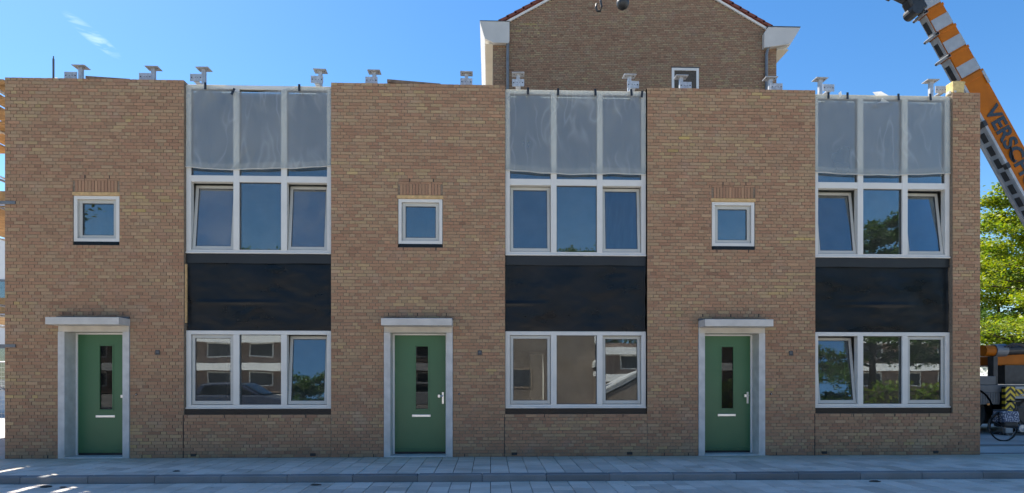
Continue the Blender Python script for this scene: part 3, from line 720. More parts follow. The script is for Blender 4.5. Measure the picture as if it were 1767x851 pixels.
# roof with tiles stepping along the verge
for sgn in (-1, 1):
    ex = GX0-.30 if sgn < 0 else GX1+.30
    ez = EZ+SL*(-.30)
    d = Vector((AX-ex, 0, AZ-ez)); Ln = d.length; d.normalize(); nrm = Vector((-d.z*1, 0, d.x)) if d.x > 0 else Vector((d.z, 0, -d.x))
    A = Vector((ex, 0, ez))
    rf = gp(MB().hexa([A+nrm*.06+Vector((0,GY-.05,0)), A+d*Ln+nrm*.06+Vector((0,GY-.05,0)), A+d*Ln+nrm*.06+Vector((0,GY+14.1,0)), A+nrm*.06+Vector((0,GY+14.1,0)),
                       A+nrm*.10+Vector((0,GY-.05,0)), A+d*Ln+nrm*.10+Vector((0,GY-.05,0)), A+d*Ln+nrm*.10+Vector((0,GY+14.1,0)), A+nrm*.10+Vector((0,GY+14.1,0))]), 'roof', M['tile'])
    vt = MB(); nt = int(Ln/.32)
    me = None
    for k in range(nt):
        c0 = A+d*(k*.32+.02); lift = nrm*.115
        t_ = MB().obox(c0+d*.18+lift+nrm*.02+Vector((0, GY+.02, 0)), d*.19+nrm*-.014, Vector((0,.13,0)), nrm*.045)
        gp(t_, 'verge_tile', M['tile'], rf)
    for k in range(nt):       # the field of tiles behind the verge, a course at a time
        c0 = A+d*(k*.32+.02)
        if k < 12: gp(MB().obox(c0+d*.18+nrm*.12+Vector((0, GY+7.2, 0)), d*.19+nrm*-.012, Vector((0,6.98,0)), nrm*.02), 'tile_course', M['tile'], rf)
    gp(MB().obox(A+d*(Ln*.5)+nrm*.02+Vector((0, GY-.03, 0)), d*(Ln*.5), Vector((0,.03,0)), nrm*.035), 'verge_board', M['white'], rf)
# boxed gutters running back along both eaves
for sgn, pts in ((-1, [(-.37,13.94),(-.36,13.88),(-.20,13.34),(.10,13.20),(.62,13.20),(.66,13.28),(.66,13.94)]), (1, [(10.97,13.93),(10.96,13.89),(10.66,13.40),(10.55,13.34),(9.68,13.20),(9.68,13.72),(9.82,13.93)])):
    gt = gp(MB().prism([(x, z) for x, z in pts], GY-.18, GY-.005, 1), 'gutter_end', M['gutter'])
    px = [(-.37,13.94),(-.36,13.88),(-.20,13.34),(.085,13.22),(.085,13.94)] if sgn < 0 else [(10.97,13.93),(10.96,13.89),(10.66,13.36),(10.205,13.22),(10.205,13.93)]
    gp(MB().prism(px, GY-.004, GY+14, 1), 'box_gutter', M['gutter'], gt)
    gp(MB().box(-.19 if sgn < 0 else 10.21, .08 if sgn < 0 else 10.6, GY-.1, GY+14, 13.185, 13.198), 'soffit', M['cream'], gt)
    gp(MB().box(-.375 if sgn < 0 else 9.8, .67 if sgn < 0 else 10.98, GY-.19, GY+14, 13.942, 13.965), 'gutter_rim', M['lead'], gt)
    dx = .60 if sgn < 0 else 9.80
    pp = gp(MB().tube([(dx+(.05 if sgn > 0 else 0), GY-.10, 13.45), (dx+(.05 if sgn > 0 else 0), GY-.10, 13.25), (dx, GY-.08, 13.0), (dx, GY-.08, .2)], .052, 12), 'downpipe', M['zinc'], smooth=True)

# ------------------------------------------------------------------ mobile crane
CR = empty('mobile_crane', (15.5, 5.4, 0)); tag(CR, 'orange mobile crane with white-banded lettered boom on a grey truck', 'crane')
CI = Matrix.Translation((-15.5, -5.4, 0))
def cp(mb, name, mat, parent=None, **kw):
    o = mb.build(name, mat, None, **kw)
    if parent: o.parent = parent
    else: o.parent = CR; o.matrix_parent_inverse = CI.copy()
    return o
# boom axis: upper right edge of the near side runs through R1 towards R0
R1 = Vector((13.306, 4.5, 9.863)); R2 = Vector((14.469, 4.5, 7.82))
ax = (R1-R2).normalized(); nb = Vector((ax.z, 0, -ax.x))       # nb: across the side, towards the upper right
def boomsec(s0, s1, up, hgt, y0, y1):       # s measured from R1 along ax; top edge offset up, height hgt
    a = R1+ax*s0+nb*up; b = R1+ax*s1+nb*up
    c = lambda p, dn, y: Vector((p.x, y, p.z))-nb*dn
    return MB().hexa([c(a,0,y0), c(b,0,y0), c(b,0,y1), c(a,0,y1), c(a,hgt,y0), c(b,hgt,y0), c(b,hgt,y1), c(a,hgt,y1)])
base = cp(boomsec(-9.2, 0, 0, .66, 4.5, 4.92), 'boom_base', M['orange'], bevel=.03)
cp(boomsec(-9.2, -.10, -.662, .02, 4.53, 4.89), 'boom_belly', M['cgrey'], base)
for k in range(22):
    s_ = -9.0+k*.40
    cp(boomsec(s_, s_+.28, -.683, .012, 4.63, 4.80), 'belly_recess', M['cdark'], base, bevel=.02)
cp(boomsec(-9.2, -.02, -.64, .07, 4.478, 4.54), 'belly_rail', M['cgrey'], base); cp(boomsec(-9.2, -.02, -.64, .07, 4.88, 4.94), 'belly_rail', M['cgrey'], base)
cp(boomsec(-.14, .03, .015, .70, 4.475, 4.945), 'collar', M['orange'], base, bevel=.015)
cp(boomsec(-.40, -.03, .0, .07, 4.462, 4.475), 'edge_mark', M['cwhite'], base)
for s_ in (-2.6, -4.4, -1.3): cp(MB().obox(R1+ax*s_-nb*.70+Vector((0,.0,0)), ax*.08, nb*.05, Vector((0,.06,0))), 'hose_clamp', M['cdark'], base)
for k in range(2): cp(MB().tube([R1+ax*-2.2-nb*.36+Vector((0,-.02,0)), R1+ax*-2.35-nb*.45+Vector((0,-.06,0)), R1+ax*-2.6-nb*.47+Vector((0,-.02,0))], .02), 'hose', M['cdark'], base)
inset = .013; s_ = 0
secs = [(.0, .765), (.765, 1.44), (1.44, 2.10), (2.10, 3.1)]
for k, (sa, sb) in enumerate(secs):
    ins = inset*(k+1); hg = .585-.03*k
    sec = cp(boomsec(sa-.3, sb, -ins, hg, 4.5+ins, 4.90-ins), 'boom_section', M['orange'], bevel=.015)
    cp(boomsec(sa+.06, sa+.39, -ins+.003, hg+.006, 4.5+ins-.004, 4.5+ins+.01), 'white_band', M['cwhite'], sec)
    cp(boomsec(sa-.2, sb-.08, -ins-hg-.002, .02, 4.54+ins, 4.87-ins), 'belly_plate', M['cgrey'], sec)
    cp(boomsec(sa+.10, sb-.22, -ins-hg-.024, .012, 4.65, 4.79), 'belly_recess', M['cdark'], sec)
    if k < 3:
        cp(boomsec(sb-.06, sb+.02, -ins+.014, hg+.03, 4.485+ins, 4.915-ins), 'collar', M['orange'], sec, bevel=.01)
        cp(MB().obox(R1+ax*sb-nb*(ins+hg+.04)+Vector((0,.20,0)), ax*.04, nb*.035, Vector((0,.24,0))), 'roller_bracket', M['cgrey'], sec, bevel=.01)
        for yy in (-.04, .42): cp(MB().tube([R1+ax*sb-nb*(ins+hg+.05)+Vector((0,yy,0)), R1+ax*sb-nb*(ins+hg+.05)+Vector((0,yy+.05,0))], .04, 10), 'roller', M['cdark'], sec)
# boom head, jib and hooks
hd_ = cp(MB().obox(R1+ax*2.42-nb*.62+Vector((0,.2,0)), ax*.24, nb*.20, Vector((0,.17,0))), 'boom_head', M['cdark'], bevel=.06)
cp(MB().tube([R1+ax*2.3-nb*.74+Vector((0,.0,0)), R1+ax*2.3-nb*.74+Vector((0,.4,0))], .15, 16), 'sheave', M['cdark'], hd_)
cp(MB().tube([R1+ax*2.75-nb*.28+Vector((0,-.06,0)), R1+ax*2.75-nb*.28+Vector((0,.03,0))], .24, 18), 'logo_disc', M['letter'], hd_)
cp(MB().tube([R1+ax*2.75-nb*.28+Vector((0,-.07,0)), R1+ax*2.75-nb*.28+Vector((0,-.055,0))], .12, 18), 'logo_centre', M['orange'], hd_)
J0 = R1+ax*2.70-nb*.66+Vector((0,.25,0)); J1 = Vector((2.7, 4.9, J0.z+4.1)); jd = (J1-J0).normalized(); jn = Vector((-jd.z, 0, jd.x)); jn = jn if jn.z > 0 else -jn
jib = cp(MB().obox((J0+J1)/2, (J1-J0)*.5, jn*.12, Vector((0,.11,0))), 'jib', M['cdark'], bevel=.02)
for k in range(14):
    c0 = J0+jd*(.45+k*.62)-jn*.135
    cp(MB().obox(c0, jd*.07, jn*.045, Vector((0,.15,0))), 'jib_lug', M['cdark'], jib, bevel=.02)
for hx, hz, nm in ((2.93, 11.38, 'hook'), (3.56, 11.50, 'ball')):
    T = J0+jd*((J0.x-hx)/-jd.x if jd.x else 0)
    rp = cp(MB().tube([(hx, 4.75, T.z), (hx, 4.75, hz+.35)], .012, 6), 'hoist_rope', M['cdark'])
    if nm == 'hook':
        cp(MB().tube([(hx+.03,4.75,hz+.42),(hx+.03,4.75,hz+.25),(hx+.06,4.75,hz+.12),(hx+.02,4.75,hz),(hx-.06,4.75,hz+.0),(hx-.10,4.75,hz+.09),(hx-.075,4.75,hz+.20)], .028, 10), 'crane_hook', M['cdark'], rp, smooth=True)
    else:
        def sph(u, v): return (hx+.17*math.cos(2*PI*u)*math.sin(PI*v), 4.75+.17*math.sin(2*PI*u)*math.sin(PI*v), hz+.11-.17*math.cos(PI*v))
        cp(MB().grid(sph, 20, 12), 'headache_ball', M['cdark'], rp, smooth=True)
# lettering along the boom
fc = bpy.data.curves.new('lettering', 'FONT'); fc.body = 'VERSCHOOR'; fc.size = .56; fc.offset = .017; fc.space_character = 1.02; fc.extrude = .004
fo = bpy.data.objects.new('tmp_text', fc); COL.objects.link(fo); bpy.context.view_layer.update()
me = bpy.data.meshes.new_from_object(fo.evaluated_get(bpy.context.evaluated_depsgraph_get())); bpy.data.objects.remove(fo)
me.name = 'lettering'; me.materials.clear(); me.materials.append(M['letter'])
lt = bpy.data.objects.new('lettering', me); COL.objects.link(lt); lt.parent = base
rot = Matrix((( -ax.x, nb.x, 0), (0, 0, -1), (-ax.z, nb.z, 0))).to_4x4()
p0 = R1+ax*-1.0-nb*.50; p0.y = 4.488
lt.matrix_local = Matrix.Translation(p0) @ rot
# truck
ch = cp(MB().box(12.0, 24.0, 5.0, 7.2, .72, 1.05), 'chassis', M['truck'])
cp(MB().box(12.0, 24.0, 5.15, 7.0, .22, .715), 'underbody_shade', M['cdark'])  # solid dark box added to put shade under the truck
cp(MB().box(12.0, 23.5, 4.3, 5.0, 1.12, 1.32).box(12.0, 13.62, 4.30, 4.36, .80, 1.12), 'deck_skirt', M['truck'], bevel=.01)
cp(MB().box(12.0, 13.55, 4.34, 7.0, 1.321, 1.56), 'deck_locker', M['truck'], bevel=.015)
for k in range(9): cp(MB().box(13.02+k*.07, 13.06+k*.07, 4.29, 4.299, .84, 1.10), 'grip_strip', M['truck'])
# wheels
def wheel(x, y):
    w_ = cp(MB().tube([(x,y,.58),(x,y+.03,.58),(x,y+.37,.58),(x,y+.40,.58)], .58, 28), 'wheel', M['tyre'])
    cp(MB().tube([(x,y-.012,.58),(x,y+.05,.58)], .33, 20), 'rim', M['cdark'], w_); cp(MB().tube([(x,y-.05,.58),(x,y,.58)], .13, 14), 'hub', M['cgrey'], w_)
    arch = [(x+.70*math.cos(a), .58+.70*math.sin(a)) for a in np.linspace(0, PI, 14)]+[(x+.66*math.cos(a), .58+.66*math.sin(a)) for a in np.linspace(PI, 0, 14)]
    cp(MB().prism(arch, 4.28, 5.0, 1), 'mudguard', M['cdark'])
for x in (12.75, 14.55, 18.2, 20.0, 22.0): wheel(x, 4.42)
for x in (12.75, 14.55, 18.2, 20.0, 22.0): wheel(x, 6.6)
orr = cp(MB().box(13.66, 13.94, 4.16, 4.28, .50, 1.28), 'outrigger', M['chev'], bevel=.008)
cp(MB().box(13.70, 13.90, 4.20, 4.30, .05, .50), 'outrigger_leg', M['cgrey'], orr); cp(MB().box(13.55, 14.05, 4.0, 4.5, -.0, .05), 'outrigger_pad', M['cdark'], orr)
cp(MB().box(13.99, 15.4, 4.20, 4.28, 1.03, 1.21), 'warning_strip', M['chev2']); cp(MB().box(13.97, 15.42, 4.23, 4.29, .96, 1.28), 'strip_panel', M['cwhite'])
cp(MB().box(13.27, 13.33, 4.28, 4.31, .78, .83), 'side_marker', simple('amber_marker', (.8,.25,.02), .3))
# superstructure
st = cp(MB().prism([(13.80,1.86),(13.72,2.10),(14.2,2.14),(18.0,2.4),(18.0,1.80)], 4.7, 6.4, 1), 'turntable', M['orange'], bevel=.02)
cp(MB().box(13.66, 13.78, 4.55, 4.75, 1.30, 2.1), 'turret_post', M['cdark'], st)
cp(MB().box(14.04, 15.4, 4.62, 4.9, 1.34, 1.86), 'dark_locker', M['cdark'], st)
wc = cp(MB().tube([(13.52,4.75,2.26),(13.60,4.75,2.26),(14.0,4.75,2.27)], .155, 20), 'winch_drum', M['orange'], smooth=False)
cp(MB().tube([(13.80,4.75,2.26),(14.12,4.75,2.27)], .18, 20), 'drum_ring', M['zinc'], wc); cp(MB().tube([(14.12,4.75,2.27),(14.8,4.75,2.3)], .14, 16), 'motor', M['cdark'], wc)
for k in range(3): cp(MB().tube([(14.0+k*.1,4.58,2.36),(14.2+k*.1,4.55,2.45),(14.6,4.6,2.36)], .02), 'hydraulic_hose', M['cdark'], wc)
cp(MB().obox(R1+ax*-9.6-nb*.4+Vector((0,.25,0)), ax*.5, nb*.6, Vector((0,.5,0))), 'boom_foot', M['orange'], bevel=.03)
cab = cp(MB().prism([(22.2,1.0),(22.2,2.9),(24.1,2.7),(24.6,1.9),(24.6,1.0)], 4.5, 7.0, 1), 'cab', M['orange'], bevel=.04)
cp(MB().box(22.6, 23.6, 4.48, 4.52, 1.9, 2.6), 'cab_window', M['glass'], cab)

# ------------------------------------------------------------------ bicycle by the truck
BK = empty('bicycle', (12.3, 2.6, 0)); tag(BK, 'dark bicycle with white patterned saddle bag beside the crane truck', 'bicycle')
def bwheel(x):
    rg = MB(); R_ = .34
    pts = [(x+R_*math.cos(a), 0, R_+R_*math.sin(a)) for a in np.linspace(0, 2*PI, 33)]
    t_ = rg.tube(pts, .019, 8).build('wheel', M['tyre'], BK, smooth=True)
    for k in range(12):
        a = 2*PI*k/12; MB().tube([(x,0,R_),(x+.32*math.cos(a),0,R_+.32*math.sin(a))], .002, 4).build('spoke', M['steel'], t_)
    MB().tube([(x,-.04,R_),(x,.04,R_)], .03, 10).build('hub', M['steel'], t_)
    gm = [(x+.375*math.cos(a), .0, R_+.375*math.sin(a)) for a in np.linspace(.2, PI-.1 if x > .5 else PI+.3, 14)]
    MB().tube(gm, .022, 6).build('mudguard', M['cdark'], BK)
bwheel(0); bwheel(1.08)
fm = MB()
for a, b in (((0,0,.34),(.42,0,.30)), ((.42,0,.30),(.28,0,.88)), ((0,0,.34),(.30,0,.80)), ((.30,0,.80),(.86,0,.84)), ((.42,0,.30),(.88,0,.72)), ((.86,0,.95),(1.08,0,.34))): fm.tube([a, b], .018, 8)
fm.build('frame', M['cdark'], BK)
MB().hexa([(.14,-.09,.92),(.42,-.02,.94),(.42,.02,.94),(.14,.09,.92),(.13,-.10,.97),(.43,-.025,.965),(.43,.025,.965),(.13,.10,.97)]).build('saddle', M['black'], BK, bevel=.015)
MB().tube([(.86,0,.95),(.84,0,1.08),(.80,-.28,1.12),(.66,-.30,1.08)], .013).tube([(.84,0,1.08),(.80,.28,1.12),(.66,.30,1.08)], .013).build('handlebar', M['steel'], BK)
MB().tube([(.42,-.06,.30),(.42,.06,.30)], .09, 14).tube([(.42,-.09,.30),(.50,-.09,.15)], .012).box(.45,.56,-.15,-.08,.13,.155).build('crankset', M['steel'], BK)
MB().tube([(-.28,0,.74),(.28,0,.76)], .01).tube([(-.2,0,.74),(0,0,.34)], .008).build('carrier', M['cdark'], BK)
t = NT('patterned_cloth'); v_ = t.n('ShaderNodeTexVoronoi'); v_.inputs['Scale'].default_value = 32; t.l(t.n('ShaderNodeTexCoord').outputs['Object'], v_.inputs['Vector'])
t.bsdf(t.ramp(v_.outputs['Distance'], [(.32, (.62,.63,.66)), (.42, (.10,.12,.18))]), .75); M['cloth'] = t.m
for sy in (-1, 1):
    bg_ = MB().hexa([(-.12,sy*.05,.32),(.22,sy*.05,.32),(.22,sy*.18,.34),(-.12,sy*.18,.34),(-.15,sy*.04,.70),(.25,sy*.04,.70),(.23,sy*.15,.70),(-.13,sy*.15,.70)]).build('pannier', M['black'], BK, bevel=.04)
    MB().hexa([(-.15,sy*.042,.44),(.245,sy*.042,.44),(.245,sy*.19,.46),(-.15,sy*.19,.46),(-.155,sy*.035,.715),(.255,sy*.035,.715),(.24,sy*.165,.715),(-.14,sy*.165,.715)]).build('pannier_flap', M['cloth'], bg_, bevel=.03)
MB().tube([(.35,0,.30),(.30,.22,.0)], .01).build('kickstand', M['steel'], BK)

# ------------------------------------------------------------------ trees
def make_tree(name, label, group, loc, H, R, nleaf, leaf, mat, seed, layers=True):
    r_ = random.Random(seed); g_ = np.random.default_rng(seed)
    T = empty(name, loc); tag(T, label, 'tree', group)
    tk = MB(); tr = .018*H+.04
    tpts = [(.04*H*.1*math.sin(k*1.3), .03*H*.1*math.cos(k*.9), H*.9*k/8) for k in range(9)]
    tk.tube(tpts, tr, 10, tr*.15)
    cl = []
    nb_ = 34
    for k in range(nb_):
        f_ = .22+.76*k/nb_; z = H*f_*.93; a = k*2.4+r_.uniform(-.4, .4)
        L_ = R*(1-abs((f_-.5)/.62)**2.2)*r_.uniform(.75, 1.1); L_ = max(L_, .25*R*(1.05-f_))
        up = r_.uniform(.05, .35)+(.5*(f_-.5) if f_ > .5 else 0)
        s0 = Vector((0, 0, z)); pts = [s0]
        for j in range(1, 6):
            q = j/5; pts.append(s0+Vector((math.cos(a+.25*math.sin(q*3+k))*L_*q, math.sin(a+.25*math.sin(q*3+k))*L_*q, L_*up*q-.10*L_*q*q)))
        tk.tube(pts, tr*.42*(1.1-f_), 6, .008)
        for j in range(1, 6):
            for b_ in range(3):
                aa = a+r_.uniform(-1.3, 1.3); l2 = L_*.32*r_.uniform(.5, 1.1)
                e = pts[j]+Vector((math.cos(aa)*l2, math.sin(aa)*l2, r_.uniform(-.08, .22)*l2))
                if b_ < 2: tk.tube([pts[j], (pts[j]+e)/2+Vector((0,0,.03)), e], .016, 4, .004)
                cl.append((e, .30*l2+.22)); cl.append(((pts[j]+e)/2, .25*l2+.18))
    tk.build('trunk', M['bark'], T, smooth=True, recalc=False)
    n = nleaf; ci = g_.integers(0, len(cl), n)
    C = np.array([list(c[0]) for c in cl])[ci]; Rr = np.array([c[1] for c in cl])[ci]
    off = g_.normal(0, 1, (n, 3)); off /= np.linalg.norm(off, axis=1)[:, None]+1e-6; off *= (g_.random(n)**.5)[:, None]*Rr[:, None]*1.5
    off[:, 2] *= .38 if layers else .8
    P = C+off
    nrm_ = g_.normal(0, .55, (n, 3)); nrm_[:, 2] += 1.0; nrm_ /= np.linalg.norm(nrm_, axis=1)[:, None]
    ta = g_.normal(0, 1, (n, 3)); ta -= nrm_*np.sum(ta*nrm_, axis=1)[:, None]; ta /= np.linalg.norm(ta, axis=1)[:, None]; tb = np.cross(nrm_, ta)
    sz = leaf*g_.uniform(.6, 1.25, n)[:, None]
    V = np.empty((n, 4, 3)); V[:, 0] = P-ta*sz; V[:, 1] = P+tb*sz*.55+nrm_*sz*.12; V[:, 2] = P+ta*sz; V[:, 3] = P-tb*sz*.55+nrm_*sz*.12
    me = bpy.data.meshes.new('crown'); me.vertices.add(n*4); me.loops.add(n*4); me.polygons.add(n)
    me.vertices.foreach_set('co', V.reshape(-1)); me.loops.foreach_set('vertex_index', np.arange(n*4, dtype=np.int32))
    me.polygons.foreach_set('loop_start', np.arange(0, n*4, 4, dtype=np.int32)); me.update(calc_edges=True); me.validate()
    me.materials.append(mat); link_obj('crown', me, T); return T
make_tree('maple_tree', 'sunlit yellow-green tree right of the brick house', None, (25.5, 16, 0), 9.9, 5.6, 84000, .085, M['leaf'], 3)
make_tree('leafy_tree', 'darker green tree standing behind the sunlit tree', None, (32.5, 27, 0), 9.8, 5.2, 30000, .14, M['leaf2'], 8)
# low glazed shed under the trees
gs = empty('glass_shed', (21.5, 13, 0)); tag(gs, 'low shed with pale glazed roof behind the crane truck', 'shed')
MB().box(-2.5, 3.5, .5, 3.5, 0, 1.55).build('shed_wall', M['white'], gs)
rfm = MB().hexa([(-2.7,0,1.55),(3.7,0,1.55),(3.7,3.6,2.35),(-2.7,3.6,2.35),(-2.7,0,1.60),(3.7,0,1.60),(3.7,3.6,2.40),(-2.7,3.6,2.40)]).build('shed_roof', simple('pale_glazing', (.66,.68,.68), .35), gs)
for k in range(9): MB().hexa([(-2.7+k*.78,-.01,1.60),(-2.65+k*.78,-.01,1.60),(-2.65+k*.78,3.6,2.41),(-2.7+k*.78,3.6,2.41),(-2.7+k*.78,-.01,1.64),(-2.65+k*.78,-.01,1.64),(-2.65+k*.78,3.6,2.45),(-2.7+k*.78,3.6,2.45)]).build('glazing_bar', M['white'], rfm)
# hedge row closing the view under the trees
def leaf_box(name, n, lo, hi, leaf, mat, parent, seed):
    g_ = np.random.default_rng(seed); P = lo+(hi-lo)*g_.random((n, 3)); 
    bump = .18*np.sin(P[:, 0]*2.3+seed)+.12*np.sin(P[:, 0]*5.1); P[:, 2] += bump*(P[:, 2]-lo[2])/(hi[2]-lo[2])
    nr = g_.normal(0, .8, (n, 3)); nr[:, 2] += .6; nr /= np.linalg.norm(nr, axis=1)[:, None]
    ta = g_.normal(0, 1, (n, 3)); ta -= nr*np.sum(ta*nr, axis=1)[:, None]; ta /= np.linalg.norm(ta, axis=1)[:, None]; tb = np.cross(nr, ta); sz = leaf*g_.uniform(.6, 1.3, n)[:, None]
    V = np.stack([P-ta*sz, P+tb*sz*.6, P+ta*sz, P-tb*sz*.6], 1).reshape(-1, 3)
    me = bpy.data.meshes.new(name); me.from_pydata(V.tolist(), [], np.arange(n*4).reshape(-1, 4).tolist()); me.materials.append(mat)
    return link_obj(name, me, parent)
hg = empty('hedge', (25, 21, 0)); tag(hg, 'low dense green hedge behind the glazed shed', 'hedge')
MB().box(-9, 9, .3, 1.2, 0, 1.7).build('hedge_core', M['bark'], hg)
leaf_box('foliage', 9000, np.array([-9.3,-.1,.0]), np.array([9.3,1.6,2.6]), .12, M['leaf2'], hg, 5)

# ------------------------------------------------------------------ scaffold, fence and house at the left edge
SC = empty('scaffold', (-11.8, 2.5, 0)); tag(SC, 'tube scaffold with timber decks at the left edge of the terrace', 'scaffold')
SI = Matrix.Translation((11.8, -2.5, 0))
def sp_(mb, name, mat, **kw):
    o = mb.build(name, mat, None, **kw); o.parent = SC; o.matrix_parent_inverse = SI.copy(); return o
for x in (-9.75, -11.35, -13.9):
    for y in (.5, 3.1, 6.6): sp_(MB().tube([(x, y, 0), (x, y, 7.4)], .024, 8), 'standard', M['steel'])
for z in (2.95, 5.45, 7.22):
    for x in (-9.75, -11.35, -13.9): sp_(MB().tube([(x, .3, z), (x, 6.8, z)], .024, 8), 'ledger', M['steel'])
    for y in (.5, 3.1, 6.6): sp_(MB().tube([(-9.6, y, z+.05), (-14.1, y, z+.05)], .024, 8), 'transom', M['steel'])
for a, b in (((-9.75,3.1,.1),(-13.9,3.1,2.9)), ((-9.75,6.6,3.0),(-13.9,6.6,5.4))): sp_(MB().tube([a, b], .022, 8), 'brace', M['steel'])
# top deck: boards run along y; unseen, with gaps placed for the sun streaks
slits = [-12.15, -11.08, -10.47, -10.02]
x = -14.1
while x < -9.52:
    nx = x+.225
    for s_ in slits:
        if x < s_-.06 < nx: nx = s_-.06
    if nx-x > .03: sp_(MB().box(x, nx+.002, .55, 4.6, 7.30, 7.34), 'deck_board', M['board'])
    x = nx
    for s_ in slits:
        if abs(x-(s_-.06)) < 1e-6: x = s_+.06
for yy in (.72, 1.25, 1.85, 2.5): sp_(MB().box(-14.1, -9.52, yy, yy+.07, 7.26, 7.298), 'deck_bearer', M['board'])
for z in (3.05, 5.58):
    for k in range(20):
        sp_(MB().box(-14.1+k*.226, -14.1+k*.226+.222, 3.3, 6.8, z, z+.04), 'deck_board', M['board'])
    sp_(MB().box(-14.1, -9.62, 3.24, 3.27, z+.04, z+.36), 'toe_board', M['board']); sp_(MB().box(-14.1, -9.62, 6.8, 6.83, z+.04, z+.30), 'toe_board', M['board'])
for z in (4.78, 2.106):
    sp_(MB().box(-9.30, -8.86, -.022, -.002, z-.028, z+.028), 'wall_tie', M['zinc'])
    sp_(MB().tube([(-9.70, .49, z), (-9.25, -.012, z)], .018, 8), 'tie_tube', M['steel'])
LB = empty('pale_house', (-24, 16, 0)); tag(LB, 'pale panel house far behind the scaffold', 'house')
MB().box(-6, 10, 0, 9, 0, 7.6).build('wall', M['white'], LB)
for z in (1.0, 3.9):
    for k in range(5):
        w_ = MB().box(-5+k*3.0, -5+k*3.0+2.2, -.05, .0, z, z+1.9).build('window', M['zinc'], LB); MB().box(-4.9+k*3.0, -5+k*3.0+2.1, -.06, -.051, z+.1, z+1.8).build('pane', M['glass'], w_)
FN = empty('site_fence', (-15.5, 7.6, 0)); tag(FN, 'grey wire site fence at the left edge', 'fence')
MB().tube([(-3,0,.1),(-3,0,2),(3.4,0,2),(3.4,0,.1)], .02, 8).build('rail', M['steel'], FN)
fm = MB()
for k in range(64): fm.tube([(-3+k*.1,0,.12),(-3+k*.1,0,1.98)], .003, 4)
for k in range(14): fm.tube([(-3,0,.15+k*.14),(3.4,0,.15+k*.14)], .003, 4)
tag(fm.build('wire_mesh', M['steel'], FN, recalc=False), kind='stuff')

# ------------------------------------------------------------------ the other side of the street (seen in the panes)
AP = empty('apartment_block', (0, -52, 0)); tag(AP, 'long brick apartment block with white bands, mirrored in the ground floor panes', 'building')
MB().box(-60, 60, -10, 0, 0, 9.2).build('wall', far_brick('far_brick', (.24,.16,.12), (.19,.12,.09), (.2,.17,.14)), AP)
for z in (2.3, 5.1, 7.9): MB().box(-60.2, 60.2, 0, 1.1, z, z+.75).build('balcony_band', M['white'], AP)
for fl_ in range(3):
    for k in range(28):
        x = -58+k*4.2; z = .55+fl_*2.8 if fl_ else .4
        w_ = MB().box(x, x+2.4, .0, .06, z+.3, z+1.75).build('window', M['white'], AP)
        MB().box(x+.1, x+2.3, .061, .065, z+.4, z+1.65).build('pane', M['cdark'], w_)
def copy_tree(T, name, label, group, loc, sc, rz):
    c = T.copy(); COL.objects.link(c); c.name = name; c.location = loc; c.scale = (sc,)*3; c.rotation_euler = (0, 0, rz); tag(c, label, 'tree', group)
    for q in T.children:
        d = q.copy(); COL.objects.link(d); d.parent = c
    return c
ST = make_tree('street_tree', 'tall street tree opposite, mirrored at the edge of the left panes', 'trees across the street', (-23.2, -14.5, -.1), 14.5, 5.2, 24000, .16, M['leaf2'], 21, False)
for k, (lab, lc, sc_, rz) in enumerate((('mirrored low in the left upper middle pane', (-29.0, -67, -.1), 1.30, 1.1), ('mirrored low in the left upper middle pane, the farther one', (-24.5, -69, -.1), 1.27, 3.1), ('mirrored low in the middle upper window', (14.0, -67, -.1), 1.36, 2.3),
        ('mirrored large in the right upper window', (22.6, -24, -.1), .78, 4.0), ('standing right of the hedge', (31, -27, -.1), .8, 5.0))):
    copy_tree(ST, 'street_tree', 'street tree opposite, '+lab, 'trees across the street', lc, sc_, rz)
OB = empty('brick_outbuilding', (0, -26, -.13)); tag(OB, 'low brick outbuilding opposite with sloped white fascia, mirrored in the middle ground floor panes', 'building')
fb = far_brick('outbuilding_brick', (.21,.16,.12), (.16,.12,.09), (.12,.10,.08))
MB().box(-.6, 6.5, -6, -.6, 0, 5.2).build('main_wall', fb, OB)
MB().prism([(6.52,.0),(9.6,.0),(9.6,3.9),(6.52,2.3)], -6, 0, 1).build('annex_wall', fb, OB)
for dz in (0, .13, .26): MB().prism([(6.3,2.3+dz),(9.3,3.86+dz),(9.8,3.86+dz),(9.8,3.96+dz),(9.28,3.96+dz),(6.3,2.41+dz)], -6.1, .12+dz*.5, 1).build('fascia', M['white'], OB)
MB().box(6.3, 7.6, -.2, .5, 1.75, 2.05).build('porch_beam', M['white'], OB); MB().box(6.4, 7.5, -.1, .2, 0, 1.75).build('porch_door', M['plank'], OB)
MB().box(-.8, 6.7, -6.2, -.4, 5.2, 5.5).build('roof_edge', M['white'], OB)
wd = MB().box(1.0, 2.6, -.62, -.55, 1.0, 2.3).build('window', M['plank'], OB); MB().box(1.1, 2.5, -.549, -.54, 1.1, 2.2).build('pane', M['cdark'], wd)
h2 = empty('street_hedge', (18, -19, -.13)); tag(h2, 'green hedge opposite, mirrored in the right ground floor panes', 'hedge')
MB().box(-7, 7, .2, .8, 0, 1.0).build('hedge_core', M['bark'], h2); leaf_box('foliage', 6000, np.array([-7.2,-.1,0]), np.array([7.2,1.1,1.35]), .10, M['leaf'], h2, 9)
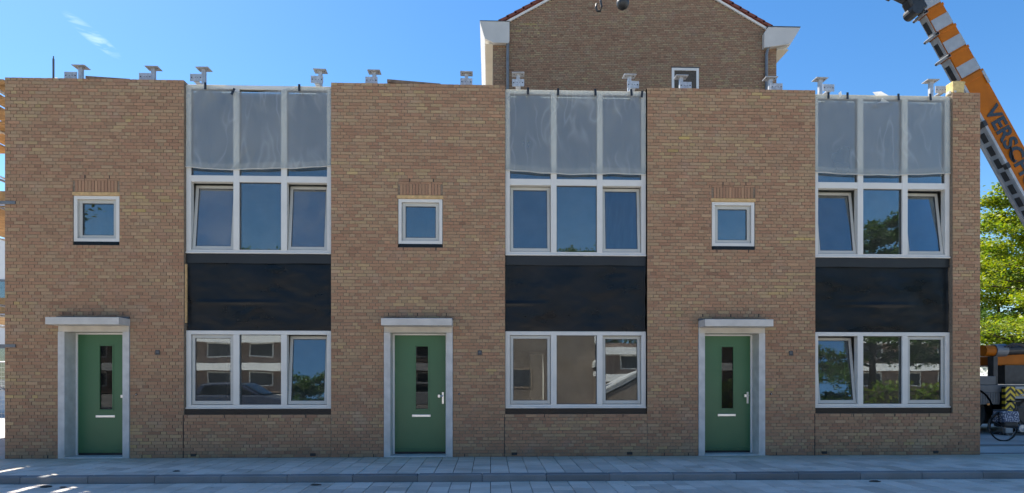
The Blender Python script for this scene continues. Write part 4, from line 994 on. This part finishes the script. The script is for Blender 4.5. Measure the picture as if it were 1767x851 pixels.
def make_car(label, loc, rz, col):
    K = empty('parked_car', loc); K.rotation_euler = (0, 0, rz); tag(K, label, 'car')
    pm = simple('car_paint_'+str(rz), col, .25, 0, .03)
    MB().prism([(-2.1,.28),(-2.12,.72),(-1.95,.88),(-1.35,.93),(1.0,.93),(1.95,.78),(2.1,.55),(2.08,.28)], -.87, .87, 1).build('body', pm, K, bevel=.05)
    cb = MB().prism([(-1.75,.92),(-1.35,1.38),(-.9,1.45),(.25,1.44),(1.05,.92)], -.74, .74, 1).build('cabin', pm, K, bevel=.05)
    MB().prism([(-1.45,.96),(-1.2,1.33),(.2,1.36),(.82,.96)], -.75, .75, 1).build('side_glass', M['glass_s'], cb)
    MB().hexa([(.32,-.62,1.40),(1.06,-.66,.95),(1.06,.66,.95),(.32,.62,1.40),(.34,-.62,1.42),(1.08,-.66,.97),(1.08,.66,.97),(.34,.62,1.42)]).build('windscreen', M['glass_s'], cb)
    for x in (-1.3, 1.3):
        for y in (-.80, .62):
            w_ = MB().tube([(x, y, .31), (x, y+.18, .31)], .31, 20).build('wheel', M['tyre'], K); MB().tube([(x, y-.01, .31), (x, y+.19, .31)], .2, 14).build('rim', M['alu'], w_)
    for y in (-.6, .6): MB().box(2.04, 2.11, y-.16, y+.16, .58, .70).build('headlight', M['alu'], K)
    return K
make_car('dark blue car parked across the street, mirrored in the left ground floor panes', (-10.5, -14.5, -.12), 0, (.03,.04,.07))
make_car('silver car parked across the street, mirrored beside the dark blue car', (-3.0, -20, -.12), .1, (.4,.41,.42))

# dry mud clods dropped on the road
for k, (x, y, r_, lab) in enumerate(((-6.55,-2.55,.05,'at the left kerb, the larger'), (-6.28,-2.58,.03,'at the left kerb, the smaller'), (-2.62,-2.52,.045,'below the left window bay'), (-5.05,-1.75,.035,'on the sidewalk left of the left bay'), (5.95,-2.5,.05,'right of the right door'))):
    q = random.Random(k)
    f_ = lambda u, v: (x+r_*1.7*math.cos(2*PI*u)*math.sin(PI*v)*(1+.2*math.sin(5*u*2*PI+k)), y+r_*math.sin(2*PI*u)*math.sin(PI*v), (-.105 if y < -2.2 else 0)+r_*.22-r_*.3*math.cos(PI*v)*(1+.2*math.sin(3*u*2*PI)))
    tag(MB().grid(f_, 12, 7).build('mud_clod', M['mud'], None, smooth=True), 'flat dark mud clod '+lab, 'mud', 'mud clods on the paving')
